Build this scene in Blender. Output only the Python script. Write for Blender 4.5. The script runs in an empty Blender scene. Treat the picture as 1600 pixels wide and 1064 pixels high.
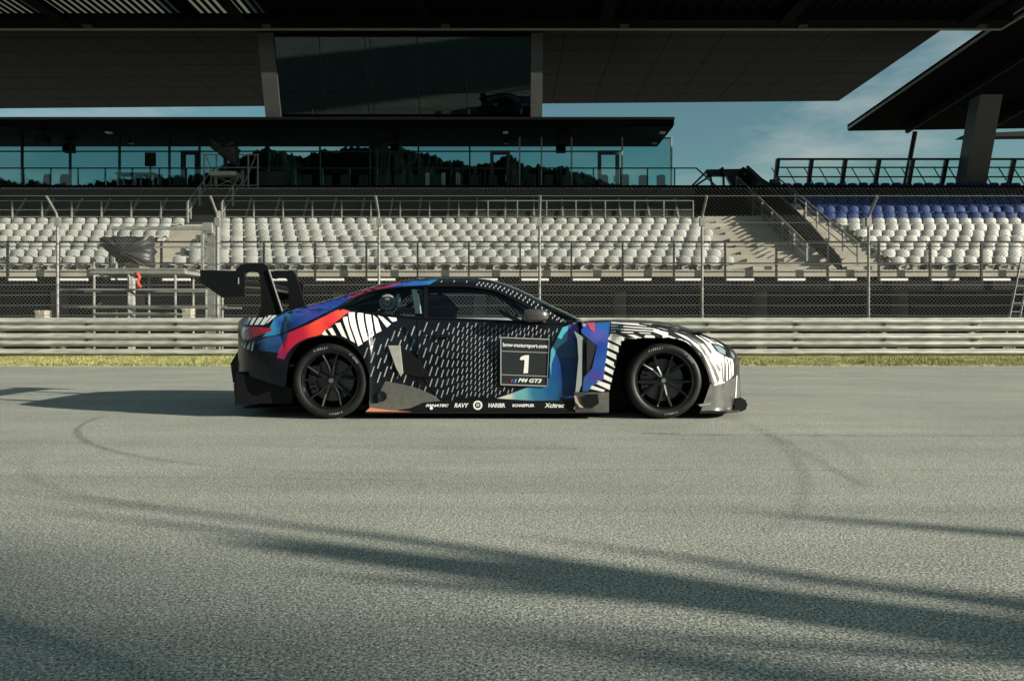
import bpy, bmesh, math, random
import numpy as np
from mathutils import Vector, Matrix
from mathutils.bvhtree import BVHTree
from mathutils.geometry import tessellate_polygon
R = math.radians
random.seed(7); rng = np.random.default_rng(7)
SC = bpy.context.scene
COL = SC.collection

# ------------------------------------------------------------------ camera, sky, sun, exposure
F, HZ, HC = 1170.0, 509.0, 0.81            # focal length and horizon of the survey drawing, eye height
cam = bpy.data.cameras.new('camera'); cam_o = bpy.data.objects.new('camera', cam); COL.objects.link(cam_o)
cam_o.location = (0, 0, HC); cam_o.rotation_euler = (R(90), 0, 0)
cam.sensor_width = 36; cam.sensor_fit = 'HORIZONTAL'; cam.lens = F / 1600 * 36
cam.shift_y = -23 / 1600; cam.clip_start = 0.05; cam.clip_end = 6000
SC.camera = cam_o
SUN_EL, SUN_AZ = 17.2, -20.0               # degrees; azimuth from +X towards +Y
sd = Vector((math.cos(R(SUN_EL)) * math.cos(R(SUN_AZ)), math.cos(R(SUN_EL)) * math.sin(R(SUN_AZ)), math.sin(R(SUN_EL))))
sl = bpy.data.lights.new('sun', 'SUN'); sun = bpy.data.objects.new('sun', sl); COL.objects.link(sun)
sl.energy = 5.0; sl.angle = R(0.55); sl.color = (1.0, 0.93, 0.79)
sun.rotation_euler = (-sd).to_track_quat('-Z', 'Y').to_euler(); sun.location = sd * 200
W = bpy.data.worlds.new('World'); SC.world = W; W.use_nodes = True
nt = W.node_tree; nt.nodes.clear()
def wn(t, **k):
    n = nt.nodes.new(t)
    for a, b in k.items(): setattr(n, a, b)
    return n
sky = wn('ShaderNodeTexSky', sky_type='NISHITA', sun_disc=False, sun_elevation=R(SUN_EL), sun_rotation=R(90 - SUN_AZ),
         altitude=700, air_density=1.0, dust_density=2.6, ozone_density=2.0)
hs = wn('ShaderNodeMixRGB', blend_type='MULTIPLY'); hs.inputs[0].default_value = 1.0; hs.inputs[2].default_value = (0.88, 1.12, 0.87, 1)
tc = wn('ShaderNodeTexCoord'); mp = wn('ShaderNodeMapping'); mp.inputs['Scale'].default_value = (1.8, 1.8, 6.0)
mp.inputs['Location'].default_value = (5.5, 2.9, 1.1)
nz = wn('ShaderNodeTexNoise'); nz.inputs['Scale'].default_value = 1.7; nz.inputs['Detail'].default_value = 7; nz.inputs['Roughness'].default_value = 0.55
cr = wn('ShaderNodeValToRGB'); cr.color_ramp.elements[0].position = 0.50; cr.color_ramp.elements[1].position = 0.66
mx = wn('ShaderNodeMixRGB'); mx.inputs[2].default_value = (4.9, 5.4, 5.2, 1)
mm = wn('ShaderNodeMath', operation='MULTIPLY'); mm.inputs[1].default_value = 0.66
bg = wn('ShaderNodeBackground'); bg.inputs['Strength'].default_value = 0.05
wo = wn('ShaderNodeOutputWorld')
L_ = nt.links.new
L_(sky.outputs[0], hs.inputs[1]); L_(tc.outputs['Generated'], mp.inputs[0]); L_(mp.outputs[0], nz.inputs['Vector'])
L_(nz.outputs['Fac'], cr.inputs[0]); L_(cr.outputs[0], mm.inputs[0]); L_(mm.outputs[0], mx.inputs[0])
L_(hs.outputs[0], mx.inputs[1]); L_(mx.outputs[0], bg.inputs[0]); L_(bg.outputs[0], wo.inputs[0])
vs = SC.view_settings
vs.view_transform = 'Standard'; vs.look = 'None'; vs.exposure = 1.03; vs.gamma = 1; vs.use_curve_mapping = False
SC.render.engine = 'CYCLES'
SC.cycles.use_denoising = True; SC.cycles.max_bounces = 8; SC.cycles.transparent_max_bounces = 24
SC.cycles.sample_clamp_indirect = 6

# ------------------------------------------------------------------ helpers
def X(px, D): return (px - 800) / F * D
def Z(py, D): return HC + (HZ - py) / F * D
def P(px, py, D): return Vector((X(px, D), D, Z(py, D)))

def mat(name, col, rough=0.6, metal=0.0, spec=0.5, coat=0.0, var=0.0, vscale=3.0, bump=0.0, bscale=40.0, trans=0.0, alpha=1.0, stretch=None):
    m = bpy.data.materials.new(name); m.use_nodes = True
    t = m.node_tree; b = t.nodes['Principled BSDF']
    b.inputs['Base Color'].default_value = (*col, 1); b.inputs['Roughness'].default_value = rough
    b.inputs['Metallic'].default_value = metal; b.inputs['Specular IOR Level'].default_value = spec
    b.inputs['Coat Weight'].default_value = coat; b.inputs['Coat Roughness'].default_value = 0.04
    if alpha < 1: b.inputs['Alpha'].default_value = alpha
    if trans: b.inputs['Transmission Weight'].default_value = trans
    if var or bump:
        c = t.nodes.new('ShaderNodeTexCoord'); vec = c.outputs['Object']
        if stretch:
            mpn = t.nodes.new('ShaderNodeMapping'); mpn.inputs['Scale'].default_value = stretch
            t.links.new(vec, mpn.inputs[0]); vec = mpn.outputs[0]
        if var:
            n = t.nodes.new('ShaderNodeTexNoise'); n.inputs['Scale'].default_value = vscale; n.inputs['Detail'].default_value = 6
            t.links.new(vec, n.inputs['Vector'])
            r = t.nodes.new('ShaderNodeValToRGB'); r.color_ramp.elements[0].position = 0.3; r.color_ramp.elements[1].position = 0.7
            r.color_ramp.elements[0].color = (*[max(0, x * (1 - var)) for x in col], 1)
            r.color_ramp.elements[1].color = (*[min(1, x * (1 + var)) for x in col], 1)
            t.links.new(n.outputs['Fac'], r.inputs[0]); t.links.new(r.outputs[0], b.inputs['Base Color'])
        if bump:
            n2 = t.nodes.new('ShaderNodeTexNoise'); n2.inputs['Scale'].default_value = bscale; n2.inputs['Detail'].default_value = 4
            t.links.new(vec, n2.inputs['Vector'])
            bp = t.nodes.new('ShaderNodeBump'); bp.inputs['Strength'].default_value = bump; bp.inputs['Distance'].default_value = 0.01
            t.links.new(n2.outputs['Fac'], bp.inputs['Height']); t.links.new(bp.outputs[0], b.inputs['Normal'])
    return m

def glassmat(name, tint, refl, rcol=(1, 1, 1), rough=0.01, fres=True):
    m = bpy.data.materials.new(name); m.use_nodes = True
    t = m.node_tree; t.nodes.clear()
    tr = t.nodes.new('ShaderNodeBsdfTransparent'); tr.inputs[0].default_value = (*tint, 1)
    gl = t.nodes.new('ShaderNodeBsdfGlossy'); gl.inputs['Color'].default_value = (*rcol, 1); gl.inputs['Roughness'].default_value = rough
    mi = t.nodes.new('ShaderNodeMixShader'); o = t.nodes.new('ShaderNodeOutputMaterial')
    lw = t.nodes.new('ShaderNodeLayerWeight'); lw.inputs['Blend'].default_value = 0.25
    ma = t.nodes.new('ShaderNodeMath'); ma.operation = 'MULTIPLY_ADD'
    ma.inputs[1].default_value = 1 - refl if fres else 0; ma.inputs[2].default_value = refl
    t.links.new(lw.outputs['Fresnel'], ma.inputs[0]); t.links.new(ma.outputs[0], mi.inputs[0])
    t.links.new(tr.outputs[0], mi.inputs[1]); t.links.new(gl.outputs[0], mi.inputs[2]); t.links.new(mi.outputs[0], o.inputs[0])
    return m

class MB:
    def __init__(s): s.v = []; s.f = []
    def add(s, vs_, fs):
        o = len(s.v); s.v += [tuple(p) for p in vs_]; s.f += [tuple(i + o for i in f) for f in fs]; return s
    def box(s, x0, x1, y0, y1, z0, z1):
        return s.add([(x0, y0, z0), (x1, y0, z0), (x1, y1, z0), (x0, y1, z0), (x0, y0, z1), (x1, y0, z1), (x1, y1, z1), (x0, y1, z1)],
                     [(0, 3, 2, 1), (4, 5, 6, 7), (0, 1, 5, 4), (1, 2, 6, 5), (2, 3, 7, 6), (3, 0, 4, 7)])
    def bar(s, a, b, w, h=None):                 # square bar between two points
        a, b = Vector(a), Vector(b); h = h or w; d = (b - a).normalized()
        u = d.cross(Vector((0, 0, 1)))
        if u.length < 1e-3: u = Vector((1, 0, 0))
        u.normalize(); n = u.cross(d); u *= w / 2; n *= h / 2
        return s.add([a - u - n, a + u - n, a + u + n, a - u + n, b - u - n, b + u - n, b + u + n, b - u + n],
                     [(0, 3, 2, 1), (4, 5, 6, 7), (0, 1, 5, 4), (1, 2, 6, 5), (2, 3, 7, 6), (3, 0, 4, 7)])
    def tube(s, a, b, r0, r1=None, n=8):
        return s.path([a, b], [r0, r0 if r1 is None else r1], n)
    def path(s, pts, rad, n=8, cap=True):
        pts = [Vector(p) for p in pts]
        if not hasattr(rad, '__len__'): rad = [rad] * len(pts)
        vs_, fs = [], []; u = None
        for i, p in enumerate(pts):
            d = (pts[min(i + 1, len(pts) - 1)] - pts[max(i - 1, 0)]).normalized()
            if u is None:
                u = d.cross(Vector((0, 0, 1)))
                if u.length < 1e-3: u = d.cross(Vector((0, 1, 0)))
            u = (u - d * u.dot(d)).normalized(); w = d.cross(u)
            for k in range(n):
                a = 2 * math.pi * k / n; vs_.append(p + (u * math.cos(a) + w * math.sin(a)) * rad[i])
        for i in range(len(pts) - 1):
            for k in range(n):
                k2 = (k + 1) % n; fs.append((i * n + k, i * n + k2, (i + 1) * n + k2, (i + 1) * n + k))
        if cap: fs += [tuple(range(n - 1, -1, -1)), tuple(range((len(pts) - 1) * n, len(pts) * n))]
        return s.add(vs_, fs)
    def prism(s, poly, d):                       # polygon of 3D points pushed along vector d
        n = len(poly); d = Vector(d); vs_ = [Vector(p) for p in poly] + [Vector(p) + d for p in poly]
        return s.add(vs_, [tuple(range(n)), tuple(range(2 * n - 1, n - 1, -1))] + [(i, i + n, (i + 1) % n + n, (i + 1) % n) for i in range(n)])
    def grid(s, rows, flip=False):
        m, n = len(rows), len(rows[0]); vs_ = [p for r in rows for p in r]; fs = []
        for i in range(m - 1):
            for j in range(n - 1):
                q = (i * n + j, i * n + j + 1, (i + 1) * n + j + 1, (i + 1) * n + j)
                fs.append(q[::-1] if flip else q)
        return s.add(vs_, fs)
    def lathe(s, prof, c, n=40):                 # profile of (radius, y) turned about the Y axis through c
        rows = []
        for k in range(n + 1):
            a = 2 * math.pi * k / n
            rows.append([(c[0] + r * math.cos(a), c[1] + y, c[2] + r * math.sin(a)) for r, y in prof])
        return s.grid(rows)
    def mesh(s, name, m, smooth=None, weld=False):
        me = bpy.data.meshes.new(name); me.from_pydata(s.v, [], s.f)
        if weld:
            bm = bmesh.new(); bm.from_mesh(me); bmesh.ops.remove_doubles(bm, verts=bm.verts, dist=1e-5)
            bmesh.ops.recalc_face_normals(bm, faces=bm.faces); bm.to_mesh(me); bm.free()
        if m: me.materials.append(m)
        if smooth is not None:
            me.shade_smooth(); me.set_sharp_from_angle(angle=R(smooth))
        return me
    def build(s, name, m, parent=None, smooth=None, weld=False, kind=None, label=None):
        return link(name, s.mesh(name, m, smooth, weld), parent, kind=kind, label=label)

def link(name, me, parent=None, loc=None, kind=None, label=None):
    o = bpy.data.objects.new(name, me); COL.objects.link(o)
    if parent is not None:
        o.parent = parent
        if loc is None: o.matrix_parent_inverse = world_of(parent).inverted()
    if loc is not None: o.location = loc
    if kind: o['kind'] = kind
    if label: o['label'] = label
    return o
def world_of(o):
    m = Matrix.Translation(o.location)
    return m if o.parent is None else world_of(o.parent) @ o.matrix_parent_inverse @ m
def tag(o, label, cat, group=None):
    o['label'] = label; o['category'] = cat
    if group: o['group'] = group
    return o
def thing(name, label, cat, loc=(0, 0, 0), group=None):
    o = bpy.data.objects.new(name, None); COL.objects.link(o); o.location = loc; o.empty_display_size = 0.2
    return tag(o, label, cat, group)
def struct(name, mb, m, smooth=None):
    return mb.build(name, m, smooth=smooth, kind='structure')
def text(body, size, loc, m, parent, shear=0.0, fat=0.0, sx=1.0, rot=(R(90), 0, 0), align='CENTER', name='lettering'):
    c = bpy.data.curves.new(name, 'FONT'); c.body = body; c.size = size; c.align_x = align; c.align_y = 'CENTER'
    c.shear = shear; c.offset = fat; c.extrude = 0.0006; c.materials.append(m); c.resolution_u = 3
    tmp = bpy.data.objects.new(name, c); me = bpy.data.meshes.new_from_object(tmp); bpy.data.objects.remove(tmp)
    o = bpy.data.objects.new(name, me); COL.objects.link(o)
    o.parent = parent; o.matrix_parent_inverse = world_of(parent).inverted()
    o.location = loc; o.rotation_euler = rot; o.scale = (sx, 1, 1)
    return o

# ------------------------------------------------------------------ materials
M = {}
M['concrete'] = mat('concrete', (0.34, 0.32, 0.265), 0.9, var=0.2, vscale=1.3, bump=0.15)
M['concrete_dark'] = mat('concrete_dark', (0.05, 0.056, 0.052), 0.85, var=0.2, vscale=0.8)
M['galv'] = mat('galvanised_steel', (0.41, 0.415, 0.38), 0.5, 0.3, var=0.34, vscale=1.6, stretch=(1.6, 3, 9), bump=0.25, bscale=3)
M['galv_post'] = mat('galvanised_post', (0.27, 0.275, 0.26), 0.5, 0.4, var=0.2, vscale=8)
M['wire'] = mat('fence_wire', (0.14, 0.145, 0.14), 0.6, 0.2)
M['steel_dark'] = mat('dark_steel', (0.012, 0.014, 0.015), 0.45, 0.3, var=0.2)
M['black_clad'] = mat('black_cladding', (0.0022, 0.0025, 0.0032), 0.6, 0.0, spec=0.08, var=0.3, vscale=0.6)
M['soffit'] = mat('soffit_panel', (0.005, 0.0065, 0.007), 0.42, 0.2, spec=0.07, var=0.3, vscale=0.5, stretch=(0.3, 1.2, 1))
M['column'] = mat('column_cladding', (0.055, 0.058, 0.058), 0.5, 0.2, var=0.15, vscale=1.0)
M['trim'] = mat('aluminium_trim', (0.42, 0.40, 0.38), 0.4, 0.5)
M['white_seat'] = mat('white_seat_plastic', (0.335, 0.345, 0.325), 0.55, spec=0.3, var=0.16, vscale=0.9)
M['blue_seat'] = mat('blue_seat_plastic', (0.014, 0.042, 0.16), 0.6, spec=0.12, var=0.15, vscale=0.9)
M['dark_seat'] = mat('dark_chair_plastic', (0.02, 0.022, 0.024), 0.4)
M['lounge_glass'] = glassmat('coated_lounge_glass', (0.08, 0.15, 0.15), 0.5, (0.47, 0.86, 0.90))
M['clear_glass'] = glassmat('clear_screen_glass', (0.90, 0.97, 0.96), 0.03)
M['smoke_glass'] = glassmat('smoked_box_glass', (0.03, 0.05, 0.05), 0.07, (0.7, 0.95, 0.95), fres=False)
M['car_glass'] = glassmat('car_window_glass', (0.86, 0.96, 0.97), 0.02)
M['screen_glass'] = glassmat('windscreen_glass', (0.22, 0.30, 0.30), 0.10)
M['tarp'] = mat('black_tarpaulin', (0.016, 0.018, 0.018), 0.45, spec=0.35, var=0.2, vscale=4)
M['red'] = mat('red_cloth', (0.45, 0.05, 0.03), 0.6, var=0.2)
M['white'] = mat('white_paint', (0.78, 0.77, 0.74), 0.5, var=0.05)
M['forest'] = mat('forest_hillside', (0.006, 0.0095, 0.007), 0.95, spec=0.0, var=0.4, vscale=0.03)
M['rubber'] = mat('tyre_rubber', (0.0065, 0.007, 0.0075), 0.55, spec=0.35, var=0.5, vscale=14)
M['rim'] = mat('rim_black', (0.045, 0.047, 0.05), 0.2, 0.9)
M['nut'] = mat('hub_nut_metal', (0.55, 0.55, 0.53), 0.3, 1.0)
M['black'] = mat('matt_black', (0.004, 0.0045, 0.0055), 0.55, spec=0.18)
M['car_black'] = mat('car_black_paint', (0.0038, 0.005, 0.0075), 0.3, spec=0.3, coat=0.30)
M['carbon'] = mat('carbon_gloss', (0.009, 0.010, 0.011), 0.3, 0.1, spec=0.35, coat=0.25, var=0.3, vscale=60)
M['print'] = mat('white_print', (0.72, 0.72, 0.70), 0.5)
M['print_grey'] = mat('grey_print', (0.30, 0.31, 0.31), 0.5)
M['tyre_print'] = mat('tyre_print', (0.34, 0.34, 0.34), 0.6, var=0.5, vscale=60)
M['cage'] = mat('roll_cage_paint', (0.62, 0.61, 0.57), 0.4)
M['seat_cloth'] = mat('race_seat_cloth', (0.012, 0.016, 0.024), 0.8, var=0.2)
M['lamp_glass'] = mat('headlamp_lens', (0.30, 0.36, 0.36), 0.12, 0.5, coat=1.0)
M['lamp_red'] = mat('tail_lamp_lens', (0.30, 0.012, 0.02), 0.15, coat=1.0, var=0.25, vscale=20)
M['fin'] = mat('vent_fin', (0.30, 0.33, 0.32), 0.35, 0.2)
M['translucent'] = None
def _tl():
    m = bpy.data.materials.new('translucent_roof_sheet'); m.use_nodes = True; t = m.node_tree; t.nodes.clear()
    a = t.nodes.new('ShaderNodeBsdfTranslucent'); a.inputs[0].default_value = (0.35, 0.36, 0.33, 1)
    o = t.nodes.new('ShaderNodeOutputMaterial'); t.links.new(a.outputs[0], o.inputs[0]); return m
M['translucent'] = _tl()
def _paint():
    m = bpy.data.materials.new('livery_vinyl'); m.use_nodes = True; t = m.node_tree; b = t.nodes['Principled BSDF']
    a = t.nodes.new('ShaderNodeAttribute'); a.attribute_name = 'paint'
    t.links.new(a.outputs['Color'], b.inputs['Base Color']); b.inputs['Roughness'].default_value = 0.34; b.inputs['Coat Weight'].default_value = 0.5
    b.inputs['Coat Roughness'].default_value = 0.05
    return m
M['livery'] = _paint()
def _asphalt():
    m = bpy.data.materials.new('asphalt'); m.use_nodes = True; t = m.node_tree; b = t.nodes['Principled BSDF']; lk = t.links.new
    def N(ty, **k):
        n = t.nodes.new(ty)
        for a, c in k.items():
            if hasattr(n, a): setattr(n, a, c)
            else: n.inputs[a].default_value = c
        return n
    c = N('ShaderNodeTexCoord').outputs['Object']
    def noise(scale, det=3, vec=None, rough=0.6):
        n = N('ShaderNodeTexNoise'); n.inputs['Scale'].default_value = scale; n.inputs['Detail'].default_value = det; n.inputs['Roughness'].default_value = rough
        lk(vec or c, n.inputs['Vector']); return n.outputs['Fac']
    def ramp(f, p0, p1, c0, c1):
        r = N('ShaderNodeValToRGB'); r.color_ramp.elements[0].position = p0; r.color_ramp.elements[1].position = p1
        r.color_ramp.elements[0].color = (*c0, 1); r.color_ramp.elements[1].color = (*c1, 1); lk(f, r.inputs[0]); return r.outputs[0]
    def mul(a, bb, fac=1.0):
        n = N('ShaderNodeMixRGB', blend_type='MULTIPLY'); n.inputs[0].default_value = fac; lk(a, n.inputs[1]); lk(bb, n.inputs[2]); return n.outputs[0]
    vo = N('ShaderNodeTexVoronoi'); vo.inputs['Scale'].default_value = 95; lk(c, vo.inputs['Vector'])
    fine = noise(150, 4, rough=0.8)
    stone = ramp(vo.outputs['Distance'], 0.15, 0.62, (1.12, 1.1, 1.05), (0.55, 0.56, 0.56))
    grit = ramp(fine, 0.38, 0.62, (0.10, 0.105, 0.11), (1.8, 1.78, 1.72))
    st = N('ShaderNodeMapping'); st.inputs['Scale'].default_value = (0.07, 1.0, 1.0); lk(c, st.inputs[0])
    streak = ramp(noise(2.2, 5, st.outputs[0]), 0.3, 0.7, (0.84, 0.85, 0.86), (1.1, 1.09, 1.07))
    blot = ramp(noise(0.55, 4), 0.3, 0.7, (0.84, 0.85, 0.85), (1.12, 1.12, 1.1))
    base = N('ShaderNodeRGB'); base.outputs[0].default_value = (0.45, 0.46, 0.43, 1)
    coarse = ramp(noise(85, 3, rough=0.7), 0.38, 0.6, (0.62, 0.63, 0.64), (1.22, 1.215, 1.2))
    col = mul(mul(mul(mul(mul(base.outputs[0], stone, 0.8), grit, 0.9), streak), blot), coarse)
    col = mul(col, ramp(noise(120, 2, rough=0.5), 0.38, 0.46, (0.26, 0.27, 0.285), (1.04, 1.04, 1.03)))
    lk(col, b.inputs['Base Color']); b.inputs['Roughness'].default_value = 0.8; b.inputs['Specular IOR Level'].default_value = 0.35
    bp = N('ShaderNodeBump'); bp.inputs['Strength'].default_value = 0.22; bp.inputs['Distance'].default_value = 0.003
    inv = N('ShaderNodeMath', operation='SUBTRACT'); inv.inputs[0].default_value = 1.0; lk(vo.outputs['Distance'], inv.inputs[1])
    ad = N('ShaderNodeMath', operation='ADD'); lk(inv.outputs[0], ad.inputs[0]); lk(fine, ad.inputs[1])
    lk(ad.outputs[0], bp.inputs['Height']); lk(bp.outputs[0], b.inputs['Normal'])
    return m
M['asphalt'] = _asphalt()
def _mark(dark, dens, sc):
    m = bpy.data.materials.new('tyre_rubber_mark'); m.use_nodes = True; t = m.node_tree; t.nodes.clear(); lk = t.links.new
    c = t.nodes.new('ShaderNodeTexCoord'); n = t.nodes.new('ShaderNodeTexNoise'); n.inputs['Scale'].default_value = sc; n.inputs['Detail'].default_value = 4
    lk(c.outputs['Object'], n.inputs['Vector'])
    r = t.nodes.new('ShaderNodeMapRange'); r.inputs['From Min'].default_value = 0.35; r.inputs['From Max'].default_value = 0.75; r.inputs['To Max'].default_value = dens
    lk(n.outputs['Fac'], r.inputs['Value'])
    at = t.nodes.new('ShaderNodeAttribute'); at.attribute_name = 'fade'
    mu = t.nodes.new('ShaderNodeMath'); mu.operation = 'MULTIPLY'; lk(r.outputs[0], mu.inputs[0]); lk(at.outputs['Fac'], mu.inputs[1])
    tr = t.nodes.new('ShaderNodeBsdfTransparent'); d = t.nodes.new('ShaderNodeBsdfDiffuse'); d.inputs[0].default_value = (*dark, 1)
    mi = t.nodes.new('ShaderNodeMixShader'); o = t.nodes.new('ShaderNodeOutputMaterial')
    lk(mu.outputs[0], mi.inputs[0]); lk(tr.outputs[0], mi.inputs[1]); lk(d.outputs[0], mi.inputs[2]); lk(mi.outputs[0], o.inputs[0])
    return m
M['mark'] = _mark((0.035, 0.036, 0.035), 0.85, 55)
M['grass_blade'] = mat('dry_grass_blade', (0.25, 0.255, 0.09), 0.8, var=0.4, vscale=6)
M['verge'] = mat('dry_grass_verge', (0.24, 0.235, 0.085), 0.95, var=0.3, vscale=4)
M['rail_panel'] = mat('dark_parapet_panel', (0.02, 0.026, 0.023), 0.4, var=0.2)
M['ground'] = mat('gravel_ground', (0.12, 0.12, 0.10), 0.95, var=0.3, vscale=0.8)
# ------------------------------------------------------------------ ground
struct('ground', MB().box(-1500, 1500, -1500, 1500, -0.6, -0.05), M['ground'])
track = struct('race_track', MB().add([(-400, -60, 0), (400, -60, 0), (400, 15.05, 0), (-400, 15.05, 0)], [(0, 1, 2, 3)]), M['asphalt'])
def strip(pts, widths, z, m, name, parent, fade=None):
    pts = [Vector((p[0], p[1], 0)) for p in pts]; rows = []
    for i, p in enumerate(pts):
        d = (pts[min(i + 1, len(pts) - 1)] - pts[max(i - 1, 0)]).normalized(); n = Vector((-d.y, d.x, 0)) * widths[i]
        rows.append([p - n * 0.5 + Vector((0, 0, z)), p - n * 0.17 + Vector((0, 0, z)), p + n * 0.17 + Vector((0, 0, z)), p + n * 0.5 + Vector((0, 0, z))])
    o = MB().grid(rows, True).build(name, m, parent)
    a = o.data.attributes.new('fade', 'FLOAT', 'POINT')
    a.data.foreach_set('value', [(fade[i] if fade else 1.0) * (0.0 if j in (0, 3) else 1.0) for i in range(len(pts)) for j in range(4)])
    return o
def G(px, py): D = HC * F / (py - HZ); return (X(px, D), D)
def smooth_pts(pts, n=8):
    out = []
    for i in range(len(pts) - 1):
        p0, p1, p2, p3 = [Vector((*pts[min(max(j, 0), len(pts) - 1)], 0)) for j in (i - 1, i, i + 1, i + 2)]
        for k in range(n):
            t = k / n; out.append(0.5 * ((2 * p1) + (p2 - p0) * t + (2 * p0 - 5 * p1 + 4 * p2 - p3) * t * t + (3 * p1 - p0 - 3 * p2 + p3) * t ** 3))
    out.append(Vector((*pts[-1], 0))); return out
c = smooth_pts([G(172, 648), G(140, 658), G(121, 672), G(135, 690), G(190, 708), G(290, 724), G(420, 735), G(600, 742), G(800, 745)])
nC = len(c); strip(c, [0.035 + 0.05 * math.sin(math.pi * i / nC) for i in range(nC)], 0.004, M['mark'], 'tyre_mark', track, [min(1, (nC - i) / nC * 1.5) * 0.62 for i in range(nC)])
def seam(pa, pb, w, f, n=30):
    a, b = G(*pa), G(*pb); pts = [(a[0] + (b[0] - a[0]) * i / n, a[1] + (b[1] - a[1]) * i / n + random.uniform(-0.006, 0.006)) for i in range(n + 1)]
    strip(pts, [w * random.uniform(0.6, 1.3) for _ in pts], 0.004, M['mark'], 'seam', track, [f * random.uniform(0.5, 1) for _ in pts])
seam((1005, 677), (1062, 679), 0.10, 1.0, 10); seam((1060, 680), (1900, 683), 0.05, 1.0, 60)
seam((880, 735), (1900, 735), 0.03, 0.7, 60); seam((-300, 740), (700, 752), 0.05, 0.35, 60); seam((-200, 728), (400, 736), 0.04, 0.35)
seam((640, 770), (1300, 772), 0.04, 0.25)
for a, b, w, f in (((1190, 670), (1350, 760), 0.12, 0.4), ((-200, 620), (330, 612), 0.25, 0.3), ((1040, 610), (1700, 640), 0.08, 0.4), ((500, 700), (1900, 706), 0.22, 0.22), ((-300, 690), (900, 700), 0.25, 0.2), ((-200, 790), (1900, 800), 0.2, 0.18)):
    seam(a, b, w, f, 20)
for q, wd, fd in (([(1140, 650), (1215, 690), (1255, 740), (1250, 790), (1190, 840)], 0.11, 0.3), ([(1230, 655), (1320, 700), (1350, 745), (1330, 790)], 0.12, 0.15), ([(60, 700), (40, 735), (110, 770), (300, 800), (560, 815)], 0.10, 0.25)):
    c = smooth_pts([G(*p_) for p_ in q]); strip(c, [wd] * len(c), 0.004, M['mark'], 'tyre_mark', track, [fd * math.sin(math.pi * (i + 1) / (len(c) + 1)) for i in range(len(c))])
ed = MB()
ed.add([(-60, 14.83, 0.004), (60, 14.83, 0.004), (60, 14.95, 0.004), (-60, 14.95, 0.004)], [(0, 1, 2, 3)])
ed.build('edge_line', M['white'], track)
# grass verge, rising to the guardrail
nx = 240; rows = []
for y, z in ((15.0, -0.02), (15.06, 0.035), (15.5, 0.06), (16.3, 0.10), (17.2, 0.14), (18.2, 0.12), (19.5, 0.0)):
    rows.append([(-42 + 84 * i / nx, y + 0.03 * math.sin(i * 1.7) * (y < 15.1), z + random.uniform(-0.012, 0.012)) for i in range(nx + 1)])
struct('grass_verge', MB().grid(rows, True), M['verge'])
nb = 52000
bx = rng.uniform(-14.5, 14.5, nb); by = rng.uniform(15.0, 17.1, nb) ** 1.0; by = 14.97 + 0.05 * np.sin(bx * 2.3) * np.sin(bx * 0.9) + (by - 15.0) * rng.uniform(0.3, 1, nb)
bz = np.interp(by, [15, 15.06, 15.5, 16.3, 17.2], [0.0, 0.035, 0.06, 0.10, 0.14])
patch = 0.6 + 0.4 * np.sin(bx * 1.3) * np.sin(bx * 0.47 + 1) + rng.uniform(0, 0.6, nb)
hh = rng.uniform(0.02, 0.055, nb) * patch; th = rng.uniform(0, 6.28, nb); ln = rng.normal(0, 0.025, (nb, 2))
V = np.zeros((nb, 3, 3)); w = 0.007
V[:, 0] = np.stack([bx - w * np.cos(th), by - w * np.sin(th), bz - 0.01], 1); V[:, 1] = np.stack([bx + w * np.cos(th), by + w * np.sin(th), bz - 0.01], 1)
V[:, 2] = np.stack([bx + ln[:, 0], by + ln[:, 1], bz + hh], 1)
me = bpy.data.meshes.new('grass'); me.from_pydata(V.reshape(-1, 3).tolist(), [], np.arange(nb * 3).reshape(-1, 3).tolist()); me.materials.append(M['grass_blade'])
tag(link('grass', me, kind='stuff'), 'strip of short dry yellow-green grass below the guardrail', 'grass')

# ------------------------------------------------------------------ hills beyond the paddock (seen in the lounge glass)
def hill_h(a):
    return 942 * float(np.interp(a, [-100, -40, -30, -22, -18, -15.7, -11.6, -10.2, -7.8, -5.4, -2, -0.5, 1.5, 4, 6.3, 9.7, 14, 30, 60, 100], [.12, .15, .16, .185, .222, .214, .226, .236, .226, .214, .211, .22, .205, .208, .19, .17, .15, .14, .16, .14]))
rows = []
for j in range(14):
    row = []
    for i in range(1441):
        a = -100 + 200 * i / 1440; r = 490 + 50 * j; f = math.sin(min(1, j / 9) * math.pi / 2)
        h = hill_h(a) * f * (0.985 + 0.012 * math.sin(a * 0.9 + j) + 0.01 * math.sin(a * 3.1 + 2 * j)) + random.uniform(-2.6, 2.6) * f
        row.append((r * math.sin(R(a)), 72 - r * math.cos(R(a)), h - 2))
    rows.append(row)
struct('hills', MB().grid(rows), M['forest'], smooth=180)

# ------------------------------------------------------------------ guardrail
GD = 17.0
rail = thing('guardrail', 'long galvanised steel guardrail with three corrugated beams beside the grass verge', 'guardrail', (0, GD, 0.1))
prof = [(0.0, 0.0), (0.0, 0.018), (-0.075, 0.055), (-0.082, 0.075), (-0.075, 0.098), (0.0, 0.135), (0.0, 0.168), (-0.075, 0.205), (-0.082, 0.228), (-0.075, 0.25), (0.0, 0.29), (0.0, 0.308)]
SEG = 4.02; x0 = X(130, GD) - 4 * SEG
wb = MB().grid([[(0, y, z) for y, z in prof], [(SEG + 0.25, y - 0.006, z) for y, z in prof]], True); wbm = wb.mesh('beam', M['galv'])
bolt = MB()
for k in range(8): bolt.box(0.04 + 0.05 * (k % 4), 0.065 + 0.05 * (k % 4), -0.012, 0.01, 0.145 if k < 4 else 0.03, 0.16 if k < 4 else 0.045)
boltm = bolt.mesh('splice_bolts', M['steel_dark'])
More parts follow.
